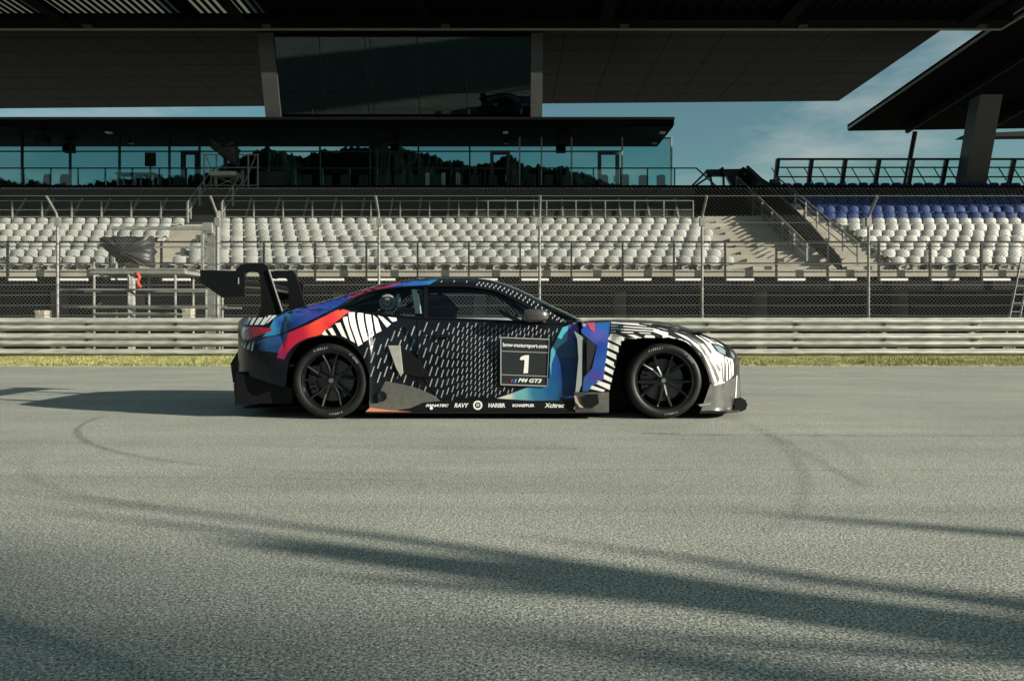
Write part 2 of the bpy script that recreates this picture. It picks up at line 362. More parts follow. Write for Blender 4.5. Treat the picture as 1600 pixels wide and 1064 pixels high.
for k in range(11):
    for b, zb in enumerate((0.135, 0.475, 0.815 - 0.12 + 0.0)):
        zz = -0.022 + 0.352 * b
        o = link('beam', wbm, rail, loc=(x0 + SEG * k, random.uniform(-0.008, 0.008), zz - 0.1 + random.uniform(-0.006, 0.006)))
        o.rotation_euler = (random.uniform(-0.012, 0.012), 0, 0)
        s_ = link('splice', boltm, rail, loc=(x0 + SEG * k, -0.012, zz - 0.1))
pm_ = MB().box(-0.05, 0.05, 0.012, 0.13, -0.2, 0.86).mesh('post', M['galv_post'])
sp_ = MB().box(-0.02, 0.02, -0.02, 0.02, 0, 0.03).mesh('bolt', M['steel_dark'])
for k in range(23):
    link('post', pm_, rail, loc=(x0 + SEG / 2 * k + 0.1, 0, 0))
    for b in range(3): link('bolt', sp_, rail, loc=(x0 + SEG / 2 * k + 0.1, -0.012, 0.352 * b + 0.013))

# ------------------------------------------------------------------ debris fence
FD = 17.35
fence = thing('debris_fence', 'tall chain link debris fence on bent posts behind the guardrail', 'fence', (0, FD, 0.1))
PX = [-163, 90, 340, 592, 843, 1097, 1357, 1612]
xs = [X(p, FD) for p in PX]; ztop = Z(337, FD)
for x in xs:
    MB().path([(x, FD, 0.05), (x, FD, ztop - 0.1), (x, FD - 0.06, ztop + 0.05), (x, FD - 0.42, ztop + 0.38)], 0.031, 10).build('post', M['galv_post'], fence, smooth=50)
    MB().box(x - 0.055, x + 0.055, FD - 0.05, FD + 0.06, ztop - 0.25, ztop - 0.05).build('clamp', M['galv_post'], fence)
cab = 1.05
while cab < ztop + 0.02:
    o = MB().path([(xs[0] + (xs[-1] - xs[0]) * i / 28, FD - 0.045, cab - 0.012 * math.sin(math.pi * ((i % 4) / 4))) for i in range(29)], 0.0065, 5).build('cable', M['wire'], fence)
    cab += 0.237 if cab < 1.7 else 0.48
MB().path([(xs[0], FD - 0.42, ztop + 0.38), (xs[-1], FD - 0.42, ztop + 0.38)], 0.008, 5).build('cable', M['wire'], fence)
# one bay of woven wire, shared by all bays
p = 0.095; nz_ = int((ztop - 0.95) / (p / 2)); ncol = int(3.9 / p) + 1; bay = []
ws = 0.0046; mbm = MB()
def fpt(x, z):
    zz = 0.95 + z
    if zz > ztop: q = zz - ztop; return Vector((x, -0.05 - q * 0.75, ztop + q * 0.68))
    return Vector((x, -0.05, zz))
for i in range(ncol):
    for k in range(nz_ + 17):
        a = fpt(i * p + (0 if k % 2 == 0 else p / 2), k * p / 2); b = fpt(i * p + (p / 2 if k % 2 == 0 else 0), (k + 1) * p / 2)
        c2 = fpt(i * p + (p if k % 2 == 0 else p / 2), k * p / 2); d2 = fpt(i * p + (p / 2 if k % 2 == 0 else p), (k + 1) * p / 2)
        for s, e in ((a, b), (c2, d2)):
            n = Vector((0, 1, 0)); u = (e - s).cross(n).normalized() * ws / 2; t3 = n * ws * 0.4
            mbm.add([s - u, s + u, s - t3, e - u, e + u, e - t3], [(0, 3, 5, 2), (2, 5, 4, 1), (1, 4, 3, 0)])
bm_ = mbm.mesh('wire_mesh', M['wire'])
for a, b in zip(xs[:-1], xs[1:]):
    o = link('wire_mesh', bm_, fence, loc=(a, 0, -0.1), kind='stuff'); o.scale = ((b - a) / (ncol * p), 1, 1)
# thick mast beside a fence post
mast = thing('square_mast', 'thick pale square mast with a junction box standing behind the debris fence', 'mast', (X(331, 17.9), 17.9, 0))
xm = X(332, 17.9)
MB().box(xm - 0.09, xm + 0.09, 17.81, 17.99, -0.05, Z(355, 17.9)).build('pole', M['galv_post'], mast)
MB().box(xm - 0.16, xm + 0.06, 17.70, 17.805, Z(366, 17.9), Z(350, 17.9)).build('junction_box', M['galv_post'], mast)
MB().box(xm + 0.11, xm + 0.17, 17.84, 17.96, -0.05, Z(330, 17.9)).build('conduit', M['galv_post'], mast)

# ------------------------------------------------------------------ grandstand
RD, RZ = 0.68, 0.32
def rowD(k): return 26.0 + RD * k
def treadZ(k): return 2.72 + RZ * k + 0.055 * max(0, k - 7)
stand = thing('grandstand', 'concrete grandstand with stepped tiers and stairs behind the debris fence', 'grandstand', (0, 30, 0))
for k in range(13):
    y0 = rowD(k) - 0.42
    if k < 7: MB().box(-34, 34, y0, y0 + 0.70, treadZ(k) - (0.5 if k else 0.23), treadZ(k)).build('tier', M['concrete'], stand)
    else: MB().box(11.9 if k > 8 else 7.7, 34, y0, y0 + 0.70, treadZ(k) - 0.5, treadZ(k)).build('tier', M['concrete'], stand)
y7 = rowD(7) - 0.42
MB().box(-34, 7.69, y7, 33.0, treadZ(6) - 0.3, treadZ(6) + 0.28).build('walkway', M['concrete'], stand)
for xa, xb, ks in ((-13.15, -11.95, range(0, 8)), (8.35, 10.95, range(0, 9)), (11.6, 12.9, range(0, 9))):
    for k in ks:
        y0 = rowD(k) - 0.42
        if k: MB().box(xa, xb, y0 - 0.33, y0 - 0.001, treadZ(k - 1) - 0.02, treadZ(k - 1) + 0.16).build('step', M['concrete'], stand)
# underside and the dark room below
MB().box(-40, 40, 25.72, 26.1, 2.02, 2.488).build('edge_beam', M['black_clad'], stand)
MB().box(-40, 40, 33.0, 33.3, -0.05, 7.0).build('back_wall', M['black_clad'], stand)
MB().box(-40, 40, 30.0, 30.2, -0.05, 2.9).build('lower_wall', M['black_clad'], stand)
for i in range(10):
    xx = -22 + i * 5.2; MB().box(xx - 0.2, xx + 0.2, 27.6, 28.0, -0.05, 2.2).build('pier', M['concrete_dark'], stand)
# terrace slab and parapet of the lounge floor
MB().box(-34, 7.9, 32.4, 37, 6.42, 6.80).build('terrace_slab', M['steel_dark'], stand)
MB().box(7.9, 34, 35.0, 46, 6.0, 6.6).build('terrace_slab', M['steel_dark'], stand)
# sloped glass parapet with rakers above the walkway
for i in range(40):
    xx = X(182 + 46 * (i - 10), 31.0) 
    if xx > 7.4: break
    if -13.4 < xx < -11.8: continue
    MB().bar((xx + 0.25, 31.5, 5.25), (xx + 0.25, 32.35, 6.3), 0.07).build('raker', M['galv_post'], stand)
MB().add([(-34, 31.7, 5.25), (7.7, 31.7, 5.25), (7.7, 32.5, 6.42), (-34, 32.5, 6.42)], [(0, 1, 2, 3)]).build('sloped_panel', M['rail_panel'], stand)

def railing(name, label, pts, step, h, r, m, mid=(), sunlit=None, plate=None):
    t = thing(name, label, 'railing', (pts[0][0], pts[0][1], pts[0][2]))
    pts = [Vector(p) for p in pts]
    MB().path([p + Vector((0, 0, h)) for p in pts], r, 8).build('top_rail', m, t, smooth=50)
    for q in mid: MB().path([p + Vector((0, 0, h * q)) for p in pts], r * 0.7, 6).build('rail', m, t)
    tot = sum((b - a).length for a, b in zip(pts, pts[1:])); n = max(1, round(tot / step))
    for i in range(n + 1):
        d = tot * i / n; a = pts[0]
        for a, b in zip(pts, pts[1:]):
            if d <= (b - a).length + 1e-6: break
            d -= (b - a).length
        q = a + (b - a).normalized() * d
        MB().box(q.x - r, q.x + r, q.y - r * 1.5, q.y + r * 1.5, q.z, q.z + h - r * 0.5).build('post', m, t)
        if sunlit and i < n: MB().box(q.x + 0.05, q.x + 0.97, q.y - 0.03, q.y + 0.03, q.z + 0.0, q.z + 0.075).build('sunlit_strip', sunlit, t)  # sunlit patches of the ledge painted as white strips
    return t
fr = 25.28
railing('front_railing', 'low steel railing along the front edge of the grandstand with white strips painting a sunlit ledge', [(X(12, fr) - 2 * 1.73, fr, 2.33), (X(12, fr) + 25 * 1.73, fr, 2.33)], 1.73, Z(378, fr) - 2.33, 0.028, M['steel_dark'], (0.88, 0.45), M['white'])
wr = 31.0
for xa, xb, lab in ((-33, -13.3, 'thin walkway railing above the top seat row beyond the narrow stair'), (-11.9, 7.5, 'thin walkway railing above the top seat row between the two stairs')):
    railing('walkway_railing', lab, [(xa, wr, 5.23), (xb, wr, 5.23)], 1.22, Z(314, wr) - 5.23, 0.022, M['galv_post'], (0.1, 0.5))
for xx, lab in ((-13.25, 'slanted handrail on the walkway side of the narrow stair, beside the round-backed end seats'), (-11.85, 'slanted handrail of the narrow stair beside the long seat block')):
    railing('stair_handrail', lab, [(xx, 30.6, 5.0), (xx, 33.0, 6.8)], 1.2, 0.85, 0.03, M['galv_post'], (0.5,))
for xx, lab, kk in ((10.35, 'steel handrail on the wide stair facing the white seat block', 0.2), (12.15, 'steel handrail on the wide stair below the blue seats', 0.4)):
    railing('stair_handrail', lab, [(xx, 26.3, 2.75), (xx, 34.5, 6.75)], 1.25, 0.95, 0.032, M['galv_post'], (0.5, 0.8))
div = thing('stair_divider', 'dark slanted mesh parapet running down the wide stair', 'parapet', (11.2, 30, 3))
MB().prism([(10.38, 28.0, 3.75), (10.38, 28.0, 4.4), (10.38, 34.4, 7.55), (10.38, 34.4, 6.75)], (0.03, 0, 0)).build('panel', M['rail_panel'], div)
MB().prism([(11.2, 25.65, 2.72), (11.2, 25.65, 3.0), (11.2, 28.2, 4.55), (11.2, 35.6, 8.3), (11.2, 36.9, 8.3), (11.2, 36.9, 6.8), (11.2, 35.4, 6.9)], (0.1, 0, 0)).build('panel', M['steel_dark'], div)
MB().path([(11.2, 25.6, 3.04), (11.2, 28.2, 4.6), (11.2, 35.6, 8.35)], 0.08, 6).build('coping', M['steel_dark'], div)
# glazed stair head on the terrace
head = thing('stair_balustrade', 'dark steel and glass balustrade forming a peak at the head of the wide stair', 'balustrade', (9.8, 36, 6.8))
pk = [P(1086, 292, 36), P(1104, 266, 36), P(1157, 265, 36), P(1172, 296, 36)]
MB().prism([P(1104, 265, 36), P(1158, 264, 36), P(1192, 322, 36), P(1160, 322, 36), P(1136, 275, 36), P(1106, 275, 36)], (0, 0.3, 0)).build('lintel', M['steel_dark'], head)
for a, b in (((1072, 300), (1105, 267)), ((1072, 300), (1130, 262)), ((1114, 296), (1108, 268)), ((1131, 298), (1130, 264)), ((1157, 264), (1212, 300)), ((1160, 262), (1222, 300)), ((1174, 298), (1173, 274)), ((1200, 300), (1199, 290))):
    MB().bar(P(*a, 35.9), P(*b, 35.9), 0.09).build('bar', M['steel_dark'], head)
for q in (((1075, 300), (1104, 270), (1112, 300)), ((1114, 300), (1112, 272), (1130, 266), (1130, 300)), ((1133, 300), (1133, 270), (1152, 300)), ((1162, 300), (1160, 268), (1212, 300))):
    MB().prism([P(*p_, 36.05) for p_ in q], (0, 0.02, 0)).build('pane', M['clear_glass'], head)

# ------------------------------------------------------------------ seats
def seat_mesh(name, m):
    b = MB(); nxs = 7; rows = []
    for j, z in enumerate((0.0, 0.095, 0.18, 0.25, 0.295, 0.31)):
        row = []
        wz = (0.205, 0.222, 0.228, 0.22, 0.185, 0.115)[j]
        for i in range(nxs):
            u = -1 + 2 * i / (nxs - 1); row.append((u * wz, 0.06 + 0.10 * z + 0.045 * abs(u) ** 2.2, z))
        rows.append(row)
    b.grid(rows, True)
    back = [[(x, y + 0.035, z + 0.003) for x, y, z in r] for r in rows]; b.grid(back)
    pan = []
    for y, z in ((0.12, 0.0), (0.0, -0.02), (-0.14, -0.005), (-0.22, 0.015), (-0.24, -0.03)):
        pan.append([((-1 + 2 * i / 6) * 0.212, y, z + 0.035 * abs(-1 + 2 * i / 6) ** 2) for i in range(7)])
    b.grid(pan, False)
    b.box(-0.12, 0.12, -0.10, 0.10, -0.20, -0.03)
    return b.mesh(name, m, smooth=50)
ws_m = seat_mesh('stadium_seat', M['white_seat']); bs_m = seat_mesh('stadium_seat', M['blue_seat'])
ordn = ['front', 'second', 'third', 'fourth', 'fifth', 'sixth', 'seventh', 'eighth', 'ninth', 'tenth', 'eleventh', 'twelfth', 'top']
rest = MB()
def add_seat(x, k, blue, block):
    y = rowD(k) + random.uniform(-0.012, 0.012); z = treadZ(k) + 0.20
    if k in (5, 6) and not blue:
        src = ws_m; o = len(rest.v); rest.v += [(v.co.x + x, v.co.y + y, v.co.z + z) for v in src.vertices]; rest.f += [tuple(i + o for i in pl.vertices) for pl in src.polygons]
        return
    o = link('blue_seat' if blue else 'stadium_seat', bs_m if blue else ws_m, loc=(x + random.uniform(-0.01, 0.01), y, z)); o.rotation_euler = (random.uniform(-0.06, 0.06), random.uniform(-0.02, 0.02), random.uniform(-0.09, 0.09)); o.scale = (1, 1, random.uniform(0.94, 1.04))
    col = 'blue' if blue else 'white'
    tag(o, f'{col} plastic seat in the {ordn[k]} row of the {block}', 'seat', f'{col} seats of the {block}, {ordn[k]} row')
nseat = 0
for k in range(13):
    D = rowD(k); lim = 800 / F * D + 0.15; off = 0.25 * (k % 2)
    if k < 7:
        x = -13.45 - off
        while x > -lim: add_seat(x, k, False, 'block beside the covered camera'); x -= 0.5
        x = -11.6 + off
        while x < 7.75: add_seat(x, k, False, 'long block between the two stairs'); x += 0.503
    x = 13.5 - max(0, k - 5) * 0.2
    while x < lim: add_seat(x, k, k >= 7, 'block under the slanted side roof'); x += 0.5
rs = rest.build('stadium_seats', M['white_seat'], kind='stuff', smooth=50)
tag(rs, 'white plastic seats filling the two highest white rows', 'seats')
# ------------------------------------------------------------------ lounge building
LD = 36.0
lounge = thing('lounge_building', 'long dark lounge building with a glass front above the grandstand', 'building', (-8, 38, 6.8))
XL, XR = -34.0, X(1049, LD)
zf, zs = 6.82, Z(215, LD)
MB().box(XL, X(1052, 34.1), 34.1, 44, zs + 0.0, zs + 0.06).build('soffit', M['black_clad'], lounge)
MB().box(XL, X(1052, 34.1) + 0.02, 34.0, 44.02, zs + 0.062, Z(186, 34)).build('roof', M['black_clad'], lounge)
MB().box(XL, X(1053, 34.0) + 0.03, 33.95, 33.998, Z(187, 33.95), Z(183, 33.95)).build('roof_edge', M['column'], lounge)
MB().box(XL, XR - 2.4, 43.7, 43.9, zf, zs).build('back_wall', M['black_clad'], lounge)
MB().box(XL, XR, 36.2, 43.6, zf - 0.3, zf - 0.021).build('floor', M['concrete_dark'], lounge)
mull = [X(p_, LD) for p_ in (-121, -43, 35, 110, 187, 265, 312, 420, 500, 578, 654, 734, 812, 846, 893, 972, 1049)]
for x in mull:
    light = x > X(800, LD)
    MB().box(x - 0.035, x + 0.035, LD - 0.08, LD + 0.05, zf, zs - 0.002).build('mullion', M['trim'] if light else M['steel_dark'], lounge)
zt = Z(237, LD)
MB().box(XL, mull[-2] - 0.04, LD - 0.06, LD + 0.03, zt - 0.025, zt + 0.025).build('transom', M['steel_dark'], lounge)
for a, b in zip(mull[:-1], mull[1:]):
    if b != mull[-1]:
        for z0, z1 in ((zf, zt - 0.027), (zt + 0.027, zs - 0.004)):
            MB().box(a + 0.037, b - 0.037, LD - 0.012, LD + 0.012, z0, z1).build('pane', M['lounge_glass'], lounge)
    else: MB().box(a + 0.037, b - 0.037, LD - 0.012, LD + 0.012, zf, zs - 0.004).build('pane', M['lounge_glass'], lounge)
for k in range(4):
    MB().box(XR - 0.012, XR + 0.012, LD + 0.06 + 1.8 * k, LD + 1.84 + 1.8 * k, zf, zs - 0.004).build('side_pane', M['lounge_glass'], lounge)
    MB().box(XR - 0.03, XR + 0.03, LD + 1.845 + 1.8 * k, LD + 1.895 + 1.8 * k, zf, zs - 0.004).build('mullion', M['trim'], lounge)
for pa, pb, m in ((284, 311, 'steel_dark'), (766, 797, 'column'), (934, 967, 'column')):
    d = MB(); xa, xb = X(pa, LD), X(pb, LD); w = 0.16
    d.box(xa, xa + w, LD - 0.13, LD - 0.085, zf, zt + 0.02).box(xb - w, xb, LD - 0.13, LD - 0.085, zf, zt + 0.02).box(xa + w, xb - w, LD - 0.13, LD - 0.085, zt - 0.14, zt + 0.02)
    dd = d.build('door', M[m], lounge)
    MB().box(xb - w - 0.06, xb - w - 0.02, LD - 0.2, LD - 0.135, zf + 0.9, zf + 1.2).build('handle', M['trim'], dd)
for k in range(6):
    xx = -20 + 4.6 * k
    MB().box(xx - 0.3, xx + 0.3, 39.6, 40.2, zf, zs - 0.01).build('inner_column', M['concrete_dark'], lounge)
for px in (170, 790, 1035):
    MB().box(X(px, 35) - 0.12, X(px, 35) + 0.12, 34.9, 35.1, zs - 0.07, zs - 0.002).build('soffit_lamp', M['white'], lounge)
# loudspeakers hung from the lounge roof
for px, lab in ((68, 'black loudspeaker hung from the lounge roof above the wicker of end panes'), (607, 'black loudspeaker hung from the lounge roof below the smoked glass box'), (881, 'black loudspeaker hung from the lounge roof near the open corner')):
    lab = lab.replace(' the wicker of end panes', ' the terrace table')
    x = X(px, 35); s = thing('loudspeaker', lab, 'loudspeaker', (x, 35, zs - 0.7))
    MB().prism([(x - 0.25, 34.8, zs - 0.5), (x + 0.25, 34.8, zs - 0.5), (x + 0.2, 35.2, zs - 0.5), (x - 0.2, 35.2, zs - 0.5)], (0, 0, 0.38)).build('cabinet', M['black'], s)
    MB().box(x - 0.03, x + 0.03, 34.97, 35.03, zs - 0.119, zs - 0.002).build('bracket', M['black'], s)
# terrace balustrade
TD = 33.1
bal = thing('terrace_balustrade', 'glass balustrade with thin dark handrail along the lounge terrace', 'balustrade', (-8, TD, 6.8))
zr = Z(263, TD)
MB().bar((XL, TD, zr), (8.15, TD, zr), 0.05).build('handrail', M['steel_dark'], bal)
x = XL + 0.4
while x < 8.1:
    MB().bar((x, TD + 0.05, 6.5), (x, TD + 0.05, zr - 0.02), 0.05).build('post', M['steel_dark'], bal)
    if x > -24 and x + 1.2 < 8.2: MB().box(x + 0.05, min(8.1, x + 1.15), TD - 0.008, TD + 0.008, 6.9, zr - 0.06).build('pane', M['clear_glass'], bal)
    x += 1.2
# end return of the balustrade
MB().bar((8.15, TD, zr), (9.2, TD + 0.2, 6.9), 0.05).build('handrail', M['steel_dark'], bal)
# chairs on the terrace
def chair_mesh():
    b = MB(); b.prism([(-0.2, 0.16, 0.45), (0.2, 0.16, 0.45), (0.2, 0.24, 0.95), (0.12, 0.25, 1.0), (-0.12, 0.25, 1.0), (-0.2, 0.24, 0.95)], (0, 0.03, 0))
    b.box(-0.22, 0.22, -0.22, 0.18, 0.42, 0.46)
    for sx in (-1, 1):
        b.bar((sx * 0.2, -0.2, 0), (sx * 0.2, -0.2, 0.42), 0.03); b.bar((sx * 0.2, 0.2, 0), (sx * 0.2, 0.2, 0.42), 0.03)
    return b.mesh('terrace_chair', M['dark_seat'])
chm = chair_mesh()
for i in range(34):
    x = -21.5 + 0.86 * i
    if -20.2 < x < -17 or -15.3 < x < -11.2 or x > 7: continue
    o = link('terrace_chair', chm, loc=(x, 34.4 + random.uniform(-0.15, 0.15), 6.802)); o.rotation_euler = (0, 0, random.uniform(-0.3, 0.3))
    tag(o, 'dark chair set out on the terrace in front of the lounge glass', 'chair', 'dark chairs on the lounge terrace')
# table with a screen on a stand
tb = thing('terrace_table', 'pale trestle table with dark cloth on the lounge terrace', 'table', (X(217, 34), 34, 6.8))
xa, xb = X(187, 34), X(247, 34)
MB().box(xa, xb, 33.6, 34.3, 7.62, 7.68).build('table_top', M['dark_seat'], tb)
for x in (xa + 0.08, (xa + xb) / 2, xb - 0.08):
    for y in (33.7, 34.2): MB().box(x - 0.03, x + 0.03, y - 0.03, y + 0.03, 6.801, 7.619).build('leg', M['trim'], tb)
mon = thing('monitor_stand', 'black upright monitor on a thin stand beside the terrace table', 'monitor', (X(235, 33.9), 33.9, 7.68))
MB().box(X(227, 33.45), X(243, 33.45), 33.4, 33.5, Z(260, 33.45), Z(239, 33.45)).build('screen', M['black'], mon)
MB().box(X(235, 33.45) - 0.03, X(235, 33.45) + 0.03, 33.42, 33.48, 6.801, Z(260, 33.45) - 0.002).build('pole', M['steel_dark'], mon)
# covered camera on the upper terrace
def tarp_camera(name, lab, poly, D, th, m):
    t = thing(name, lab, 'camera', tuple(P(poly[0][0], poly[0][1], D)))
    pts = [P(*q, D) for q in poly]; cx = sum((q for q in pts), Vector()) / len(pts)
    b = MB(); n = len(pts); rings = []
    fine = []
    for i in range(n):
        for s in range(6): fine.append(pts[i].lerp(pts[(i + 1) % n], s / 6))
    for j, (sc, dy) in enumerate(((0.0, -0.5), (0.35, -0.46), (0.7, -0.36), (0.92, -0.2), (1.0, 0.0), (0.92, 0.2), (0.6, 0.4), (0.0, 0.46))):
        rings.append([cx + (q - cx) * sc * (1 + 0.035 * math.sin(i * 1.9 + j)) + Vector((0.02 * math.sin(i * 2.3 + j), dy * th + 0.055 * math.sin(i * 1.31 + 0.6 * j) * sc, 0)) for i, q in enumerate(fine + fine[:1])])
    b.grid(rings); b.build('rain_cover', m, t, smooth=60)
    return t
tarp_camera('covered_camera', 'broadcast camera wrapped in black cover raised over the lounge terrace', [(329, 216), (345, 222), (368, 222), (374, 234), (373, 262), (352, 250), (331, 232)], 32.6, 0.9, M['tarp'])
up = thing('terrace_scaffold', 'light scaffold platform under the wrapped camera on the lounge terrace', 'scaffold', (X(355, 32.6), 32.6, 6.8))
for px in (319, 338, 388, 403):
    MB().tube((X(px, 32.6), 32.6, 6.81), (X(px, 32.6), 32.6, Z(241, 32.6)), 0.035).build('post', M['galv_post'], up)
for py in (242, 262, 290): MB().tube(P(317, py, 32.55), P(405, py, 32.55), 0.025).build('rail', M['galv_post'], up)
MB().box(X(330, 32.6), X(372, 32.6), 32.3, 33.0, Z(276, 32.6), Z(270, 32.6)).build('deck', M['galv'], up)
MB().bar(P(352, 270, 32.65), P(352, 240, 32.65), 0.12).build('pedestal', M['steel_dark'], up)
for a, b in (((322, 244), (340, 290)), ((400, 243), (380, 290)), ((340, 290), (372, 277)), ((372, 290), (340, 277))): MB().tube(P(*a, 32.62), P(*b, 32.62), 0.02).build('brace', M['galv_post'], up)
bk = thing('covered_case', 'grey covered equipment case next to the terrace scaffold', 'case', (X(425, 33.4), 33.4, 6.8))
MB().prism([P(397, 291, 33.4), P(402, 268, 33.4), (P(440, 268, 33.4)), P(447, 291, 33.4)], (0, 0.6, 0)).build('cover', M['concrete_dark'], bk)
for px in (668, 693, 716):
    o = MB().box(X(px - 3, 34.6), X(px + 3, 34.6), 34.5, 34.62, Z(294, 34.6), Z(271, 34.6)).build('banner_post', M['trim'])
    tag(o, 'short pale upright post on the lounge terrace below the smoked glass box', 'post', 'pale posts on the lounge terrace')

# ------------------------------------------------------------------ upper deck with soffit, hanging glass box, roof canopy
deck = thing('upper_deck', 'huge dark cantilevered deck with panelled soffit above the lounge', 'building', (0, 40, 14))
zd = 14.0; hd = zd - HC
def Dfar(x): return 45.2 - 0.055 * (x + 20) * 0.55
XE = 19.2
xsn = np.linspace(-36, XE, 24)
def soff(xa, xb, ya_t, yb_t):
    def yy(x, t): return 32.5 + (Dfar(x) - 32.5) * t
    return MB().prism([(xa, yy(xa, ya_t), zd), (xa, yy(xa, yb_t), zd), (xb, yy(xb, yb_t), zd), (xb, yy(xb, ya_t), zd)], (0, 0, 0.08))
for i in range(23):
    for j in range(7):
        soff(xsn[i] + 0.012, xsn[i + 1] - 0.012, j / 7 + 0.0015, (j + 1) / 7 - 0.0015).build('soffit_panel', M['soffit'], deck)
MB().prism([(-36, 32.4, zd + 0.085), (-36, Dfar(-36), zd + 0.085), (XE, Dfar(XE), zd + 0.085), (XE, 32.4, zd + 0.085)], (0, 0, 3.2)).build('hull', M['black_clad'], deck)
box = thing('glass_box', 'smoked glass commentary box with leaning panes under the upper deck', 'building', (-5, 37, 10.5))
zb, zt2 = Z(184, 35), zd - 0.004; lean = math.tan(R(18.5)); db, dt = 35.0, 35.0 - (zd - Z(184, 35)) * math.tan(R(18.5))
bx0, bx1 = X(440, 35), X(829, 35)
gx = [X(p_, 35) for p_ in (440, 508, 577, 585, 656, 730, 829)]
for a, b in zip(gx[:-1], gx[1:]):
    for t0, t1 in ((0, 0.30), (0.30, 1.0)):
        ya, yb = db + (dt - db) * t0, db + (dt - db) * t1; za, zb2 = zb + (zt2 - zb) * t0 + 0.01, zb + (zt2 - zb) * t1 - 0.01
        MB().prism([(a + 0.02, ya, za), (b - 0.02, ya, za), (b - 0.02, yb, zb2), (a + 0.02, yb, zb2)], (0, 0.02, 0)).build('pane', M['smoke_glass'], box)
for x in gx: MB().bar((x, db + 0.04, zb), (x, dt + 0.04, zt2), 0.05).build('mullion', M['steel_dark'], box)
for pa, pb in ((416, 440), (829, 847)):
    a, b = X(pa, 35), X(pb, 35)
    MB().prism([(a, db - 0.1, zb), (b, db - 0.1, zb), (b, dt - 0.1, zt2), (a, dt - 0.1, zt2)], (0, 0.5, 0)).build('corner_column', M['column'], box)
MB().box(bx0 - 0.3, bx1 + 0.3, 43.0, 43.2, zb, zt2).build('back_wall', M['black_clad'], box)
MB().box(bx0 - 0.3, bx1 + 0.3, 35.3, 43.0, zb - 0.05, zb + 0.0).build('floor', M['black_clad'], box)
for x in (bx0 - 0.28, bx1 + 0.22): MB().box(x, x + 0.05, 35.6, 43.0, zb + 0.002, zt2).build('side_wall', M['black_clad'], box)
for k in range(4):
    x = bx0 + 1.3 + 2.6 * k
    MB().box(x, x + 1.5, 36.8, 37.4, zb + 0.7, zb + 0.76).build('desk', M['column'], box)

can = thing('roof_canopy', 'dark roof canopy with ribbed underside and pale edge trim over the grandstand', 'roof', (0, 28, 13))
CZ, C0, C1, CX0, CX1 = 13.05, 22.8, 31.0, -36.0, 20.2
MB().box(CX0, CX1 - 0.05, C1 - 0.10, C1 + 0.02, CZ - 0.03, CZ + 0.05).build('edge_trim', M['trim'], can)
MB().box(CX1 - 0.048, CX1 + 0.05, C0, C1 + 0.02, CZ - 0.03, CZ + 0.06).build('edge_trim', M['trim'], can)
MB().box(CX0, CX1 - 0.05, C1 - 0.90, C1 - 0.102, CZ + 0.02, CZ + 0.5).build('edge_beam', M['black_clad'], can)
MB().box(CX0, CX1 - 0.05, C0, C0 + 4.8, CZ + 0.02, CZ + 0.5).build('edge_beam', M['black_clad'], can)
y0, y1 = C0 + 4.802, C1 - 0.902
MB().box(X(400, 29), CX1 - 0.05, y0, y1, CZ + 0.30, CZ + 0.5).build('deck_sheet', M['black_clad'], can)
slit = [(-36, X(48, 29)), (X(72, 29), X(268, 29)), (X(290, 29), X(400, 29))]
prev = -36
for a, b in slit:
    if a > prev: MB().box(prev, a - 0.002, y0, y1, CZ + 0.30, CZ + 0.5).build('deck_sheet', M['black_clad'], can)
    MB().box(a, b, y0, y1, CZ + 0.31, CZ + 0.32).build('light_sheet', M['translucent'], can)
    prev = b + 0.002
rib = MB().box(-0.06, 0.06, y0 + 0.002, y1 - 0.002, CZ + 0.23, CZ + 0.298).mesh('rib', M['black_clad'])
x = CX0 + 0.2
while x < CX1 - 0.3:
    link('rib', rib, can, loc=(x, -28, -13)); x += 0.31 if x < X(400, 29) else 0.62
for k in range(8):
    x = -33 + 7.3 * k
    MB().box(x, x + 0.5, C0 + 0.3, C1 - 0.5, CZ - 0.03, CZ + 0.018).build('main_beam', M['black_clad'], can)
    MB().box(x + 0.9, x + 1.25, C1 - 0.55, C1 - 0.35, CZ - 0.06, CZ + 0.018).build('lamp', M['column'], can)

# ------------------------------------------------------------------ side stand roof, column, wind screen
sr = thing('side_stand_roof', 'dark slanted cantilever roof over the blue seats', 'roof', (25, 36, 11))
c4 = [Vector((17.95, 40, 11.2)), Vector((22.9, 21.0, 15.5)), Vector((58, 21.0, 16.1)), Vector((58, 40.5, 11.9))]
MB().prism(c4, (0, 0.1, 0.35)).build('roof_slab', M['black_clad'], sr)
for k in range(9):
    t = (k + 0.7) / 9.4; a = c4[0].lerp(c4[3], t); b = c4[1].lerp(c4[2], t)
    MB().bar(a + Vector((0, -0.3, -0.13)), b + Vector((0, 0.2, -0.13)), 0.18, 0.24).build('beam', M['steel_dark'], sr)
a, b = c4[0], c4[1]
MB().bar(a + Vector((-0.03, 0, 0.12)), b + Vector((-0.03, 0, 0.12)), 0.04, 0.12).build('edge_trim', M['trim'], sr)
MB().prism([P(1529, 290, 35), P(1497, 290, 35), P(1545, 150, 33.6), P(1566, 150, 33.6)][::-1], (0.0, 0.7, 0)).build('column', M['concrete_dark'], sr) if False else None
cl = MB().prism([P(1506, 296, 35), P(1540, 296, 35), P(1567, 148, 33.7), P(1532, 148, 33.7)], (0, 0.8, 0)).build('column', M['column'], sr)
MB().tube(P(1414, 290, 38.6), P(1430, 206, 38.2), 0.12).build('strut', M['steel_dark'], sr)
fr2 = thing('far_stand_roof', 'thin dark roof edge of a farther stand behind the slanted column', 'roof', (45, 70, 18))
MB().prism([P(1503, 214, 70), P(1512, 209, 70), P(1700, 201, 70), P(1700, 212, 70)], (0, 1.2, 0)).build('roof_slab', M['black_clad'], fr2)
